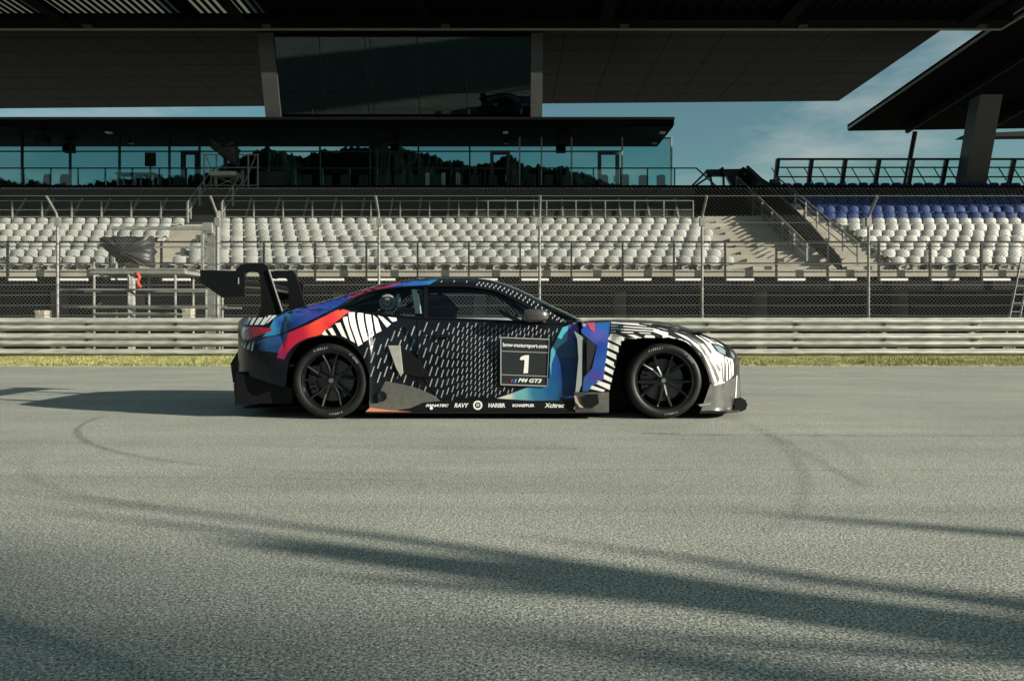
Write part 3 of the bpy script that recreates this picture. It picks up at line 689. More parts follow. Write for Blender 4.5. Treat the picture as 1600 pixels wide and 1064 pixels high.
MB().tube((P(1650, 214, 72)), (P(1650, 480, 72)), 0.4).build('column', M['steel_dark'], fr2)
ws = thing('wind_screen', 'row of framed glass wind screen panes behind the blue seats', 'screen', (20, 36, 7))
D0, D1_ = 36.2, 35.75; z0, z1 = Z(292, D0), Z(249, D1_)
MB().box(12.6, 40, D0 - 0.1, D0 + 0.1, 6.602, z0 + 0.02).build('sill', M['steel_dark'], ws)
MB().bar((12.65, D1_, z1), (40, D1_, z1), 0.09).build('top_rail', M['steel_dark'], ws)
for q in (0.36, 0.7): MB().bar((12.65, D0 + (D1_ - D0) * q, z0 + (z1 - z0) * q), (40, D0 + (D1_ - D0) * q, z0 + (z1 - z0) * q), 0.06).build('rail', M['steel_dark'], ws)
for k in range(11):
    x = 12.7 + 1.61 * k
    MB().bar((x, D0, z0), (x, D1_, z1), 0.16, 0.2).build('post', M['steel_dark'], ws)
    MB().prism([(x + 0.1, D0 + 0.04, z0), (x + 1.52, D0 + 0.04, z0), (x + 1.52, D1_ + 0.04, z1), (x + 0.1, D1_ + 0.04, z1)], (0, 0.015, 0)).build('pane', M['clear_glass'], ws)
    MB().bar((x + 0.2, 37.2, z1 - 0.1), (x + 0.75, 37.0, z0), 0.045).build('brace', M['steel_dark'], ws)
    MB().bar((x + 0.95, 37.2, z1 - 0.1), (x + 1.5, 37.0, z0), 0.045).build('brace', M['steel_dark'], ws)
cb = thing('control_box', 'small grey cabinet at the end of the glass wind screen', 'cabinet', tuple(P(1209, 300, 35)))
MB().box(X(1203, 35), X(1217, 35), 34.9, 35.1, Z(293, 35), Z(281, 35)).build('cabinet', M['concrete_dark'], cb)
MB().box(X(1209, 35), X(1212, 35), 34.97, 35.03, 6.4, Z(293, 35) - 0.002).build('post', M['steel_dark'], cb)

# ------------------------------------------------------------------ camera platform behind the fence
SD = 19.6
sca = thing('camera_scaffold', 'tubular steel camera platform behind the debris fence', 'scaffold', (X(220, SD), SD, 0))
for px, t in ((147, 405), (201, 420), (274, 420), (322, 453)):
    for dy in (0, 1.1):
        MB().tube((X(px, SD), SD + dy, -0.05), (X(px, SD), SD + dy, Z(t, SD)), 0.032).build('post', M['galv_post'], sca)
for py, a, b in ((453, 96, 323), (480, 100, 355), (490, 150, 278), (421, 140, 290)):
    for dy in (0, 1.1): MB().tube((X(a, SD), SD - 0.05 + dy, Z(py, SD)), (X(b, SD), SD - 0.05 + dy, Z(py, SD)), 0.028).build('rail', M['galv_post'], sca)
MB().box(X(142, SD), X(290, SD), SD - 0.05, SD + 1.2, Z(428, SD), Z(423, SD)).build('deck', M['galv_post'], sca)
for px in (141, 288): MB().bar((X(px, SD), SD + 1.15, Z(424, SD)), (X(px, SD), SD + 1.15, Z(347, SD)), 0.07).build('frame_post', M['galv_post'], sca)
MB().bar((X(140, SD), SD + 1.15, Z(348, SD)), (X(289, SD), SD + 1.15, Z(348, SD)), 0.09).build('frame_rail', M['galv_post'], sca)
MB().bar((X(140, SD), SD + 1.15, Z(379, SD)), (X(330, SD), SD + 1.15, Z(379, SD)), 0.05).build('frame_rail', M['galv_post'], sca)
for a, b in (((147, 423), (190, 452)), ((262, 423), (290, 420)), ((290, 422), (330, 395)), ((150, 478), (198, 455))): MB().tube(P(*a, SD + 0.5), P(*b, SD + 0.5), 0.02).build('brace', M['galv_post'], sca)
MB().box(X(152, SD), X(200, SD), SD + 0.2, SD + 0.9, Z(478, SD), Z(437, SD)).build('equipment_box', M['black'], sca)
tc2 = tarp_camera('covered_camera', 'broadcast camera under a creased black rain cover on the steel platform', [(157, 371), (180, 369), (239, 370), (242, 392), (241, 419), (222, 416), (200, 411), (189, 416), (183, 405), (160, 386)], 19.7, 0.8, M['tarp'])
MB().box(X(200, 19.7), X(213, 19.7), 19.55, 19.85, Z(422, 19.7), Z(408, 19.7)).build('pan_head', M['galv_post'], tc2)
MB().tube((X(206, 19.7), 19.7, -0.05), (X(206, 19.7), 19.7, Z(421, 19.7)), 0.09).build('pedestal', M['galv_post'], tc2)
MB().box(X(201, 19.7), X(211, 19.7), 19.56, 19.6, Z(456, 19.7), Z(452, 19.7)).build('green_tape', mat('green_tape', (0.02, 0.25, 0.10), 0.5, var=0.1), tc2)
ro = thing('red_strap', 'crumpled red ratchet strap hanging beside the camera pedestal', 'strap', tuple(P(217, 450, 19.5)))
MB().path([P(214, 426, 19.45), P(218, 433, 19.4), P(215, 441, 19.45), P(219, 448, 19.4), P(214, 452, 19.45)], [0.03, 0.05, 0.035, 0.05, 0.02], 7).build('strap', M['red'], ro, smooth=60)
MB().tube(P(213, 427, 19.55), P(209, 425, 19.6), 0.02).build('hook', M['steel_dark'], ro)
for i, (px, py, wd, lab) in enumerate(((66, 490, 14, 'small pale carton lying behind the guardrail beside a fence post'), (294, 487, 13, 'beige carton standing at the foot of the camera platform'))):
    c_ = thing('carton', lab, 'carton', tuple(P(px, 497, 19)))
    MB().box(X(px - wd / 2, 19), X(px + wd / 2, 19), 18.9, 19.2, Z(500, 19), Z(py - 5, 19)).build('box', M['concrete'], c_)
    MB().box(X(px - wd / 2, 19), X(px, 19) - 0.003, 18.87, 18.897, Z(py - 5, 19) - 0.06, Z(py - 5, 19) - 0.01).build('flap', M['concrete'], c_)
# ladder
ld = thing('ladder', 'aluminium ladder leaning against the fascia of the grandstand', 'ladder', (X(1575, 23), 23, 0))
la, lb = P(1566, 505, 23), P(1596, 402, 24.6)
for off in (0, 0.33): MB().bar((la.x + off, la.y, 0.0), (lb.x + off, lb.y, lb.z), 0.05).build('rail', M['galv_post'], ld)
for k in range(11):
    t = (k + 0.5) / 11; q = Vector((la.x, la.y, 0)).lerp(lb, t); MB().tube((q.x + 0.03, q.y, q.z), (q.x + 0.30, q.y, q.z), 0.016, n=6).build('rung', M['galv_post'], ld)

# ------------------------------------------------------------------ masts and gantry outside the frame that throw the long shadows on the track
def shadow_pole(name, lab, tip, h, radii):
    L = h / math.tan(R(SUN_EL)); d = Vector((math.cos(R(SUN_AZ)), math.sin(R(SUN_AZ)), 0)); b = Vector((*tip, 0)) + d * L
    t = thing(name, lab, 'mast', tuple(b))
    MB().path([b + Vector((0, 0, -0.05 + (h + 0.05) * q)) for q, _ in radii], [r for _, r in radii], 12).build('pole', M['galv_post'], t, smooth=50)
    MB().tube(b + Vector((0, 0, -0.05)), b + Vector((0, 0, 0.3)), radii[0][1] * 1.6, radii[0][1] * 1.5, 12).build('base', M['concrete'], t)
def bare_tree(lab, tip, h, radii, wob, branches, ph=0.0):
    d = Vector((math.cos(R(SUN_AZ)), math.sin(R(SUN_AZ)), 0)); n = Vector((-d.y, d.x, 0)); b = Vector((*tip, 0)) + d * (h / math.tan(R(SUN_EL)))
    t = thing('bare_tree', lab, 'tree', tuple(b))
    def at(q, off=0.0): return b + Vector((0, 0, -0.05 + (h + 0.05) * q)) + n * (wob * math.sin(q * 9 + ph) * min(1, 4 * q) + off)
    qs = np.linspace(0, 1, 26)
    MB().path([at(q) for q in qs], [float(np.interp(q, [r[0] for r in radii], [r[1] for r in radii])) for q in qs], 9).build('trunk', bark, t, smooth=50)
    for q, dq, off, r in branches:
        MB().path([at(q), at(q + dq * 0.35, off * 0.45), at(q + dq * 0.7, off * 0.8), at(q + dq, off)], [r, r * 0.8, r * 0.55, r * 0.2], 7).build('branch', bark, t, smooth=50)
bark = mat('tree_bark', (0.09, 0.075, 0.06), 0.9, var=0.3, vscale=6, bump=0.4)
bare_tree('leafless leaning tree with a thick crooked trunk beside the pit wall', G(325, 846), 4.0, [(0, .19), (.7, .16), (.88, .13), (.96, .08), (1, .02)], 0.07,
          [(.80, .22, .30, .05), (.84, .12, -.22, .05), (.88, .2, .16, .04), (.76, .12, -.35, .05), (.72, .2, .42, .045), (.83, .3, .42, .035)])
bare_tree('slender leafless tree with forked top near the pit entry', (-3.6, 2.35), 4.4, [(0, .19), (.8, .16), (1, .10)], 0.06,
          [(.74, .2, .45, .06), (.8, .16, -.25, .05), (.86, .2, .3, .05), (.7, .25, .7, .05)], 1.3)
shadow_pole('light_mast', 'slender light mast next to the thick tapering one', G(1200, 803), 4.6, [(0, .09), (.9, .07), (1, .03)])
shadow_pole('light_mast', 'medium light mast standing close to the pit wall', G(1150, 893), 4.8, [(0, .13), (.9, .10), (1, .04)])
shadow_pole('light_mast', 'short broad mast by the pit lane fence', G(850, 985), 8.0, [(0, .2), (.9, .16), (1, .05)])

tw = thing('added_shade_block', 'tall block added out of view to shade the near track', 'building', (110, -40, 0))  # unseen block added so its soft shadow edge darkens the near track
u_ = Vector((math.cos(R(SUN_AZ)), math.sin(R(SUN_AZ)), 0)); e_ = Vector((0, 1.95, 0)) + u_ * 118; n_ = Vector((-u_.y, u_.x, 0))
q4 = [e_, e_ - n_ * 16, e_ - n_ * 16 + u_ * 14, e_ + u_ * 14]
MB().prism([q + Vector((0, 0, -0.05)) for q in q4], (0, 0, 48)).build('wall', M['concrete'], tw)
MB().prism([q + Vector((0, 0, 48.0)) for q in q4], (0, 0, 0.6)).build('roof', M['black_clad'], tw)
for k in range(9):
    a = e_ - n_ * 1.0 + Vector((0, 0, 6 + 4.6 * k)); b = e_ - n_ * 15 + Vector((0, 0, 6 + 4.6 * k))
    MB().prism([a - u_ * 0.03, b - u_ * 0.03, b - u_ * 0.03 + Vector((0, 0, 2.2)), a - u_ * 0.03 + Vector((0, 0, 2.2))], u_ * 0.02).build('window', M['lounge_glass'], tw)
# ------------------------------------------------------------------ race car
YC = 7.47
CX = X(778, 6.49)
car = thing('race_car', 'black race car with white hatching and blue, red and white livery, tall rear wing', 'car', (CX, YC, 0))
def C(px, py, y): return P(px, py, YC + y)
def curve(pts):                                   # monotone cubic through (x, value) points
    x = np.array([p[0] for p in pts], float); y = np.array([p[1] for p in pts], float); h = np.diff(x); d = np.diff(y) / h
    m = np.zeros_like(x); m[0], m[-1] = d[0], d[-1]
    for i in range(1, len(x) - 1): m[i] = 0 if d[i - 1] * d[i] <= 0 else 2 * d[i - 1] * d[i] / (d[i - 1] + d[i])
    def f(t):
        t = min(max(t, x[0]), x[-1]); i = min(int(np.searchsorted(x, t, 'right')) - 1, len(h) - 1); s = (t - x[i]) / h[i]
        return float((1 + 2 * s) * (1 - s) ** 2 * y[i] + s * (1 - s) ** 2 * h[i] * m[i] + s * s * (3 - 2 * s) * y[i + 1] + s * s * (s - 1) * h[i] * m[i + 1])
    return f
SH = {}                                            # near-side surfaces, for laying vinyl on
def mirror(rows): return [[Vector((p.x, 2 * YC - p.y, p.z)) for p in r] for r in rows]
def panel(name, pxs, A, Cc, ys, m, fr=(0, .5, .85, 1), nt=12, flange=0.0, both=True, label=None):
    rows = []
    for px in pxs:
        pa, pc = A(px), Cc(px); yv = curve(list(zip(fr, [f(px) for f in ys]))); row = []
        for j in range(nt + 1):
            t = j / nt; row.append(C(px, pa + (pc - pa) * t, yv(t)))
        if flange: row = [row[0] + Vector((0, flange, 0.012))] + row
        rows.append(row)
    SH[name + str(pxs[0])] = rows
    o = MB().grid(rows, True).build(name, m, car, smooth=38, label=label)
    if both: MB().grid(mirror(rows)).build(name, m, car, smooth=38)
    return rows
def stations(a, b, step, extra=()):
    s = list(np.arange(a, b, step)) + [b] + list(extra); return sorted(set(round(float(q), 2) for q in s))
archR = [444.5, 446, 447.5, 449, 451, 453, 456, 460, 465, 470, 475, 562, 566, 570, 573, 576, 577.5, 579, 580.5, 582]
A1 = curve([(372, 583), (385, 586), (415, 596), (444, 604), (446, 580), (449, 562), (456, 549), (466, 539), (480, 531), (495, 526.5), (508, 525), (522, 526), (537, 531), (551, 540), (562, 552), (570, 565), (576, 582), (579, 600), (582, 630), (640, 631), (905, 631)])
C1_ = curve([(372, 503), (379, 497), (400, 495), (440, 491), (480, 487), (529, 482.5), (560, 488), (609, 492), (650, 496), (731, 499), (817, 503), (861, 506), (905, 506.9)])
yA = curve([(372, -.66), (378, -.80), (388, -.89), (415, -.97), (444, -1.0), (508, -1.01), (576, -1.0), (600, -.98), (640, -.955), (700, -.945), (905, -.945)])
yB = curve([(372, -.68), (378, -.82), (388, -.90), (415, -.98), (508, -1.01), (560, -1.0), (600, -.965), (650, -.935), (905, -.925)])
yS = curve([(372, -.62), (378, -.76), (388, -.85), (440, -.93), (508, -.95), (560, -.93), (620, -.90), (650, -.89), (905, -.88)])
yT = curve([(372, -.54), (378, -.68), (388, -.77), (440, -.84), (508, -.845), (560, -.84), (620, -.83), (905, -.82)])
side_r = panel('rear_quarter', stations(372, 651, 6, archR), A1, C1_, (yA, yB, yS, yT), M['car_black'], flange=0.10)
side_d = panel('door', stations(652.2, 905, 9), A1, C1_, (yA, yB, yS, yT), M['car_black'])
A2 = curve([(908, 611), (930, 612), (951, 612), (953.5, 607), (957, 591), (962, 570), (968, 548), (973, 534), (980, 531), (992, 529.5), (1015, 528), (1040, 528), (1058, 530), (1070, 535), (1082, 544), (1093, 557), (1101, 571), (1107, 586), (1110, 600), (1113, 602), (1132, 598), (1155, 587)])
C2 = curve([(908, 503.5), (958, 502.5), (1000, 504), (1040, 509), (1075, 515), (1094, 521), (1115, 529), (1132, 537), (1145, 546), (1151, 553), (1155, 562)])
f1 = curve([(908, -.985), (950, -1.0), (1040, -1.01), (1100, -.995), (1125, -.94), (1140, -.86), (1150, -.72), (1155, -.52)])
f2 = curve([(908, -.98), (950, -.995), (1040, -1.0), (1100, -.98), (1125, -.92), (1140, -.84), (1150, -.70), (1155, -.52)])
f3 = curve([(908, -.955), (1040, -.955), (1100, -.92), (1125, -.85), (1140, -.76), (1150, -.63), (1155, -.46)])
f4 = curve([(908, -.86), (1000, -.85), (1094, -.80), (1132, -.70), (1145, -.60), (1151, -.50), (1155, -.40)])
archF = [951.5, 952.5, 953.5, 955, 957, 959, 962, 965, 968, 970.5, 973, 976, 980, 1058, 1062, 1066, 1074, 1078, 1082, 1086, 1090, 1093, 1096, 1099, 1101, 1103, 1105, 1107, 1108.5, 1110, 1111.5, 1113, 1152, 1153.5]
fend = panel('front_fender', stations(908, 1155, 7, archF), A2, C2, (f1, f2, f3, f4), M['car_black'], flange=0.10)
# nose fascia joining both fenders
rows = []
last = fend[-1][1:]
for k in range(9):
    u = -1 + 2 * k / 8
    rows.append([Vector((p.x + 0.10 * (1 - u * u), YC + (p.y - YC) * -u, p.z + 0.01 * (1 - u * u))) for p in last])
MB().grid(rows, True).build('nose', M['carbon'], car, smooth=40)
# bonnet, boot deck
def deck_rows(pxs, top, yf, bulge):
    rows = []
    for px in pxs:
        e = C(px, top(px), yf(px)); b = bulge(px)
        rows.append([Vector((e.x, YC + (e.y - YC) * -u, e.z + b * (1 - u ** 2))) for u in np.linspace(-1, 1, 17)])
    return rows
bo = deck_rows(stations(905, 1155, 10), C2, f4, curve([(905, .0), (930, .015), (1000, .03), (1060, .055), (1100, .05), (1140, .03), (1155, 0.02)]))
MB().grid(bo, True).build('bonnet', M['car_black'], car, smooth=40)
bt = deck_rows(stations(372, 530, 8), C1_, yT, curve([(372, .0), (385, .02), (440, .045), (530, .05)]))
MB().grid(bt, True).build('boot_lid', M['car_black'], car, smooth=40)
rows = [side_r[0][1:], [Vector((p.x - 0.035, YC + (p.y - YC) * 0.5, p.z)) for p in side_r[0][1:]], [Vector((p.x - 0.05, YC, p.z)) for p in side_r[0][1:]]]
rows += mirror(rows)[::-1][1:]
MB().grid(rows).build('rear_fascia', M['car_black'], car, smooth=40)
# greenhouse lines
b_ = curve([(440, 491), (480, 487), (529, 482.5), (560, 488), (609, 492), (650, 496), (731, 499), (817, 503), (861, 506), (912, 507)])
t_ = curve([(440, 489), (480, 483), (529, 480.5), (543, 472), (558, 463.5), (580, 456), (603, 451), (645, 447.8), (716, 447.2), (768, 453.5), (804, 469), (824, 480), (861, 503), (912, 506)])
r_ = curve([(440, 487), (480, 479), (529, 467), (561, 456.5), (603, 445.5), (656, 438.5), (716, 437), (740, 438), (774, 443), (796, 450.5), (830, 466), (852, 480.5), (880, 498), (912, 504.5)])
c_ = curve([(440, 485), (480, 475.5), (498, 471), (561, 452.5), (603, 441.2), (656, 433.7), (716, 432), (755, 434), (792, 443), (829, 459), (865, 476.5), (900, 493.5), (912, 500.5)])
yb_ = yT
yt_ = curve([(440, -.80), (529, -.80), (558, -.72), (603, -.665), (645, -.64), (768, -.64), (824, -.71), (861, -.79), (912, -.80)])
yr_ = curve([(440, -.76), (529, -.69), (561, -.62), (603, -.58), (656, -.56), (740, -.56), (796, -.60), (830, -.64), (852, -.69), (880, -.75), (912, -.79)])
def gh(pxs, part, inset=0.0):
    rows = []
    for px in pxs:
        Bp, Tp, Rp = C(px, b_(px), yb_(px)), C(px, t_(px), yt_(px)), C(px, r_(px), yr_(px)); Cp = P(px, c_(px), YC - 0.30); Cp = Vector((Rp.x + (Cp.x - Rp.x), YC, Cp.z))
        if part == 'side': row = [Bp.lerp(Tp, q) + Vector((0, -0.02 * math.sin(math.pi * q) + inset, 0)) for q in np.linspace(0, 1, 6)]
        elif part == 'rail':
            row = [Tp.lerp(Rp, q) + Vector((0, -0.012 * math.sin(math.pi * q), 0.006 * math.sin(math.pi * q))) for q in np.linspace(0, 1, 5)]
        else:
            row = []
            for u in np.linspace(-1, 1, 19):
                a = 1 - abs(u) ** 2.2; row.append(Vector((Rp.x + (Cp.x - Rp.x) * a, YC + (Rp.y - YC) * -u, Rp.z + (Cp.z - Rp.z) * a)))
        rows.append(row)
    return rows
def side_pair(name, rows, m, smooth=50, label=None):
    MB().grid(rows, True).build(name, m, car, smooth=smooth, label=label); MB().grid(mirror(rows)).build(name, m, car, smooth=smooth)
rl = gh(stations(440, 912, 8), 'rail'); SH['rail'] = rl; side_pair('roof_pillar', rl, M['car_black'])
s0 = gh(stations(440, 531, 8), 'side'); SH['c0'] = s0; side_pair('rear_pillar', s0, M['car_black'])
s1 = gh(stations(663, 669, 3), 'side'); SH['c1'] = s1; side_pair('door_pillar', s1, M['car_black'])
s2 = gh(stations(850, 912, 8), 'side'); SH['c2'] = s2; side_pair('mirror_corner', s2, M['car_black'])
side_pair('quarter_window', gh(stations(531, 663, 6), 'side', 0.004), M['car_glass'])
side_pair('door_window', gh(stations(669, 850, 6), 'side', 0.004), M['car_glass'])
rt = gh(stations(440, 590, 8), 'top'); SH['rear_top'] = rt; MB().grid(rt, True).build('rear_window', M['screen_glass'], car, smooth=60)
rf = gh(stations(590, 748, 8), 'top'); SH['roof'] = rf; MB().grid(rf, True).build('roof', M['car_black'], car, smooth=60)
wsn = gh(stations(748, 912, 8), 'top'); MB().grid(wsn, True).build('windscreen', M['screen_glass'], car, smooth=60)
# window seals
for fn, yf, a, b in ((b_, yb_, 531, 861), (t_, yt_, 531, 861)):
    for sgn in (1, -1):
        pts = [C(px, fn(px), yf(px)) + Vector((0, -0.006, 0)) for px in stations(a, b, 8)]
        if sgn < 0: pts = [Vector((q.x, 2 * YC - q.y, q.z)) for q in pts]
        MB().path(pts, 0.009, 6).build('window_seal', M['black'], car)
# tub, floor, wheel wells
MB().box(C(560, 0, -.9).x, C(930, 0, -.9).x, YC - 0.90, YC + 0.90, 0.075, 0.12).build('floor_pan', M['black'], car)
MB().box(C(372, 0, -.8).x, C(1125, 0, -.8).x, YC - 0.66, YC + 0.66, 0.06, 0.074).build('under_tray', M['black'], car)
for a, b in ((446, 582), (955, 1110)):
    MB().box(C(a, 0, -1).x, C(b, 0, -1).x, YC - 0.60, YC + 0.60, 0.074, 0.74).build('inner_arch', M['black'], car)
    for s in (-1, 1):
        w = MB(); xa, xb = C(a, 0, -1).x + 0.01, C(b, 0, -1).x - 0.01
        w.box(xa, xb, YC + s * 0.78 - 0.18, YC + s * 0.78 + 0.18, 0.745, 0.755); w.build('arch_liner', M['black'], car)
MB().box(C(582, 0, -.9).x, C(600, 0, -.9).x, YC - 0.9, YC + 0.9, 0.12, 0.70).build('bulkhead', M['black'], car)
MB().box(C(925, 0, -.9).x, C(945, 0, -.9).x, YC - 0.86, YC + 0.86, 0.08, 0.74).build('bulkhead', M['black'], car)
db_ = MB().prism([C(818, 505, -.7), C(850, 499, -.7), C(905, 505, -.7), C(905, 540, -.7), C(840, 535, -.7)], (0, 1.4, 0)).build('dashboard', M['black'], car)
# roll cage and seat
cg = MB()
for s in (-1, 1):
    ya = YC + s * 0.62; yb2 = YC + s * 0.5
    cg.path([(C(655, 0, -.62).x, ya, 0.12), (C(654, 0, -.6).x, ya, 0.85), (C(648, 0, -.5).x, yb2, 1.17), (C(700, 0, -.5).x, yb2, 1.215), (C(765, 0, -.5).x, yb2, 1.18), (C(842, 0, -.6).x, ya, 0.86), (C(850, 0, -.6).x, ya, 0.15)], 0.024, 8)
    cg.path([(C(648, 0, -.5).x, yb2, 1.15), (C(560, 0, -.5).x, yb2, 0.80)], 0.022, 8)
    cg.path([(C(780, 0, -.5).x, ya, 0.95), (C(830, 0, -.6).x, ya, 0.80)], 0.016, 8)
cg.path([(C(648, 0, -.5).x, YC - 0.5, 1.16), (C(648, 0, -.5).x, YC + 0.5, 1.16)], 0.022, 8)
cg.path([(C(652, 0, -.5).x, YC - 0.6, 0.7), (C(648, 0, -.5).x, YC + 0.5, 1.15)], 0.022, 8)
cg.build('roll_cage', M['black'], car, smooth=50)
# bright main hoop plate seen behind the quarter glass, and fuel coupling
MB().prism([C(643, 452, -.640), C(651, 452, -.640), C(660, 490, -.775), C(649, 490, -.775)], (0, 0.03, 0)).build('hoop_plate', M['cage'], car)
MB().prism([C(619, 459, -.55), C(624, 459, -.55), C(628, 486, -.6), C(620, 486, -.6)], (0, 0.05, 0)).build('hoop_plate', M['cage'], car)
fu = C(606, 473, -.70)
MB().lathe([(0.0, -0.05), (0.035, -0.052), (0.045, -0.03), (0.05, -0.03), (0.062, -0.035), (0.075, -0.03), (0.078, 0.05), (0, 0.05)], fu, 24).build('fuel_coupling', M['galv_post'], car, smooth=35)
MB().box(C(622, 0, -.62).x, C(648, 0, -.62).x, YC - 0.66, YC - 0.52, Z(489, 6.9), Z(481, 6.9)).build('valve_block', mat('dark_red_valve', (0.10, 0.01, 0.02), 0.4, var=0.2), car)
st = MB(); sx, sy = C(685, 0, -.4).x, YC - 0.36
rows = []
for z, x, w in ((0.30, 0.02, 0.24), (0.5, -0.03, 0.26), (0.72, -0.08, 0.27), (0.84, -0.10, 0.24), (0.93, -0.11, 0.2), (1.03, -0.12, 0.19), (1.10, -0.125, 0.15)):
    rows.append([(sx + x + 0.20 * abs(u) ** 3, sy + u * w, z) for u in np.linspace(-1, 1, 9)])
st.grid(rows); st.grid([[(x - 0.07, y, z) for x, y, z in r] for r in rows], True)
st.box(sx - 0.02, sx + 0.5, sy - 0.24, sy + 0.24, 0.2, 0.34)
for s in (-1, 1): st.prism([(sx - 0.16, sy + s * 0.19, 0.84), (sx + 0.14, sy + s * 0.21, 0.84), (sx + 0.17, sy + s * 0.21, 0.98), (sx + 0.06, sy + s * 0.2, 1.08), (sx - 0.18, sy + s * 0.18, 1.09)], (0, 0.04, 0))
st.build('race_seat', M['seat_cloth'], car, smooth=50)
wl = MB(); wc = Vector((C(800, 0, -.4).x, YC - 0.36, 0.79)); wl.path([wc + Vector((0.05 * math.sin(a), 0.15 * math.cos(a), 0.13 * math.sin(a))) for a in np.linspace(0, 2 * math.pi, 17)], 0.016, 6)
wl.tube(wc, wc + Vector((0.3, 0, -0.05)), 0.03); wl.build('steering_wheel', M['black'], car, smooth=60)
# sill blade, skirt, carbon blades
def slab(name, poly, y, d, m, both=True, label=None, smooth=None):
    o = MB().prism([C(px, py, y) for px, py in poly][::-1], (0, d, 0)).build(name, m, car, label=label, smooth=smooth)
    if both: MB().prism([Vector((q.x, 2 * YC - q.y, q.z)) for q in (C(px, py, y) for px, py in poly)], (0, -d, 0)).build(name, m, car, smooth=smooth)
    return o
skirt = slab('side_skirt', [(640, 638), (662, 629), (690, 626.5), (902, 626.5), (902, 643.5), (600, 643.5)], -.985, 0.3, M['black'])
MB().box(C(572, 0, -.98).x, C(950, 0, -.98).x, YC - 1.0, YC - 0.7, Z(645.5, 6.48), Z(643.8, 6.48)).build('skirt_edge', M['carbon'], car)
rows = []
for u in np.linspace(0, 1, 9):
    l, r = C(577 + 6 * math.sin(u * 3) - 4 * u, 592 + 50 * u, -.975 - 0.01 * u), None
    top = curve([(577, 590), (595, 594), (640, 603), (680, 619), (688, 626)])
    rows.append([C(px, top(px) + (643 - top(px)) * u, -.972 - 0.02 * math.sin(u * 1.6) * (1 - (px - 577) / 130)) for px in np.linspace(577, 688, 15)])
side_pair('sill_blade', rows, mat('satin_carbon', (0.17, 0.17, 0.15), 0.30, 0.55, coat=0.3, var=0.15, vscale=30), smooth=60)
slab('sill_insert', [(571, 643), (578, 637), (608, 641), (642, 643.4)], -1.0, 0.02, mat('orange_trim', (0.55, 0.20, 0.10), 0.4, var=0.1))
MB().lathe([(0.0, -0.012), (0.025, -0.012), (0.03, -0.016), (0.042, -0.016), (0.045, 0.0), (0.0, 0.0)], C(597, 619, -.995), 24).build('exhaust_ring', M['carbon'], car, smooth=40)
# door inlet fin
slab('inlet_fin', [(606.5, 540), (625, 540), (629.5, 583), (626, 588), (619, 575)], -.975, 0.05, mat('pale_fin', (0.30, 0.30, 0.27), 0.5, var=0.15, vscale=12))
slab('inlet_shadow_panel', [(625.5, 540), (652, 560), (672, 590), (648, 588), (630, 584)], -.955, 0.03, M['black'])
slab('door_handle', [(676, 522), (703, 523), (703, 527.5), (680, 527.5)], -.935, 0.03, M['black'])
slab('panel_gap', [(652, 500), (653, 500), (655, 560), (668, 600), (690, 625), (688.8, 625), (666.8, 600), (653.8, 560)], -.95, 0.02, M['black'])
# front wheel vent
slab('vent_fin', [(897, 517), (911, 527), (909, 600), (904, 614), (899, 614), (904, 560), (902, 530)], -.985, 0.04, M['fin'])
slab('vent_back', [(905, 520), (935, 525), (925, 600), (905, 612)], -.90, 0.03, M['black'])
slab('vent_louvre', [(917, 529), (932, 538), (925, 565), (917, 585)], -1.0, 0.012, mat('vent_louvre_paint', (0.02, 0.02, 0.022), 0.35, var=0.2))
rows = []
for u in np.linspace(0, 1, 9): rows.append([C(px, 612.5 + (644 - 612.5) * u, -.99 - 0.02 * math.sin((px - 897) / 54 * 3.14)) for px in np.linspace(897 + 2 * u, 951.5, 13)])
side_pair('barge_board', rows, mat('bronze_carbon', (0.13, 0.128, 0.115), 0.24, 0.6, coat=0.4, var=0.25, vscale=18), smooth=60)
slab('duct_mouth', [(906, 622), (918, 616), (934, 616), (936, 630), (924, 638), (912, 636)], -1.018, 0.01, M['black'])
slab('duct_lip', [(897, 618), (900, 618), (905, 630), (912, 637), (906, 636.5), (899, 628)], -1.02, 0.012, mat('bright_lip', (0.6, 0.5, 0.4), 0.3, 0.5))
# front corner and splitter
rows = []
for u in np.linspace(0, 1, 11):
    row = []
    for v in np.linspace(0, 1, 15):
        a = Vector((1110, 600)).lerp(Vector((1155, 587)), v); b = Vector((1095, 642)).lerp(Vector((1157, 640)), v); q = a.lerp(b, u)
        row.append(C(q.x, q.y, curve([(0, -.99), (.35, -.955), (.65, -.87), (.88, -.72), (1, -.52)])(v)))
    rows.append(row)
corner_m = mat('corner_carbon', (0.15, 0.155, 0.148), 0.26, 0.6, coat=0.3, var=0.2, vscale=14); SH['corner'] = rows; side_pair('bumper_corner', rows, corner_m, smooth=60)
rows = [[Vector((p.x + 0.10 * (1 - u * u), YC + (p.y - YC) * -u, p.z)) for p in [r[-1] for r in rows]] for u in np.linspace(-1, 1, 9)]
MB().grid(rows, True).build('front_bumper', M['black'], car, smooth=60)
sp = MB(); pl = [C(1093, 644, -.98), C(1135, 644, -.98), C(1152, 644, -.9), C(1160, 644, -.7), C(1163, 644, -.4)]
poly = [Vector((q.x, q.y, Z(646, 6.49))) for q in pl]; poly += [Vector((q.x, 2 * YC - q.y, q.z)) for q in poly[::-1]]
sp.prism(poly, (0, 0, 0.022)).build('splitter', M['carbon'], car)
slab('splitter_fin', [(1146, 643), (1150, 622), (1158, 621), (1165, 625), (1168, 632), (1165, 640), (1158, 643)], -.80, 0.03, M['carbon'])
slab('dive_plane', [(1092, 632), (1110, 629), (1111, 632), (1094, 635)], -1.0, 0.06, M['fin'])
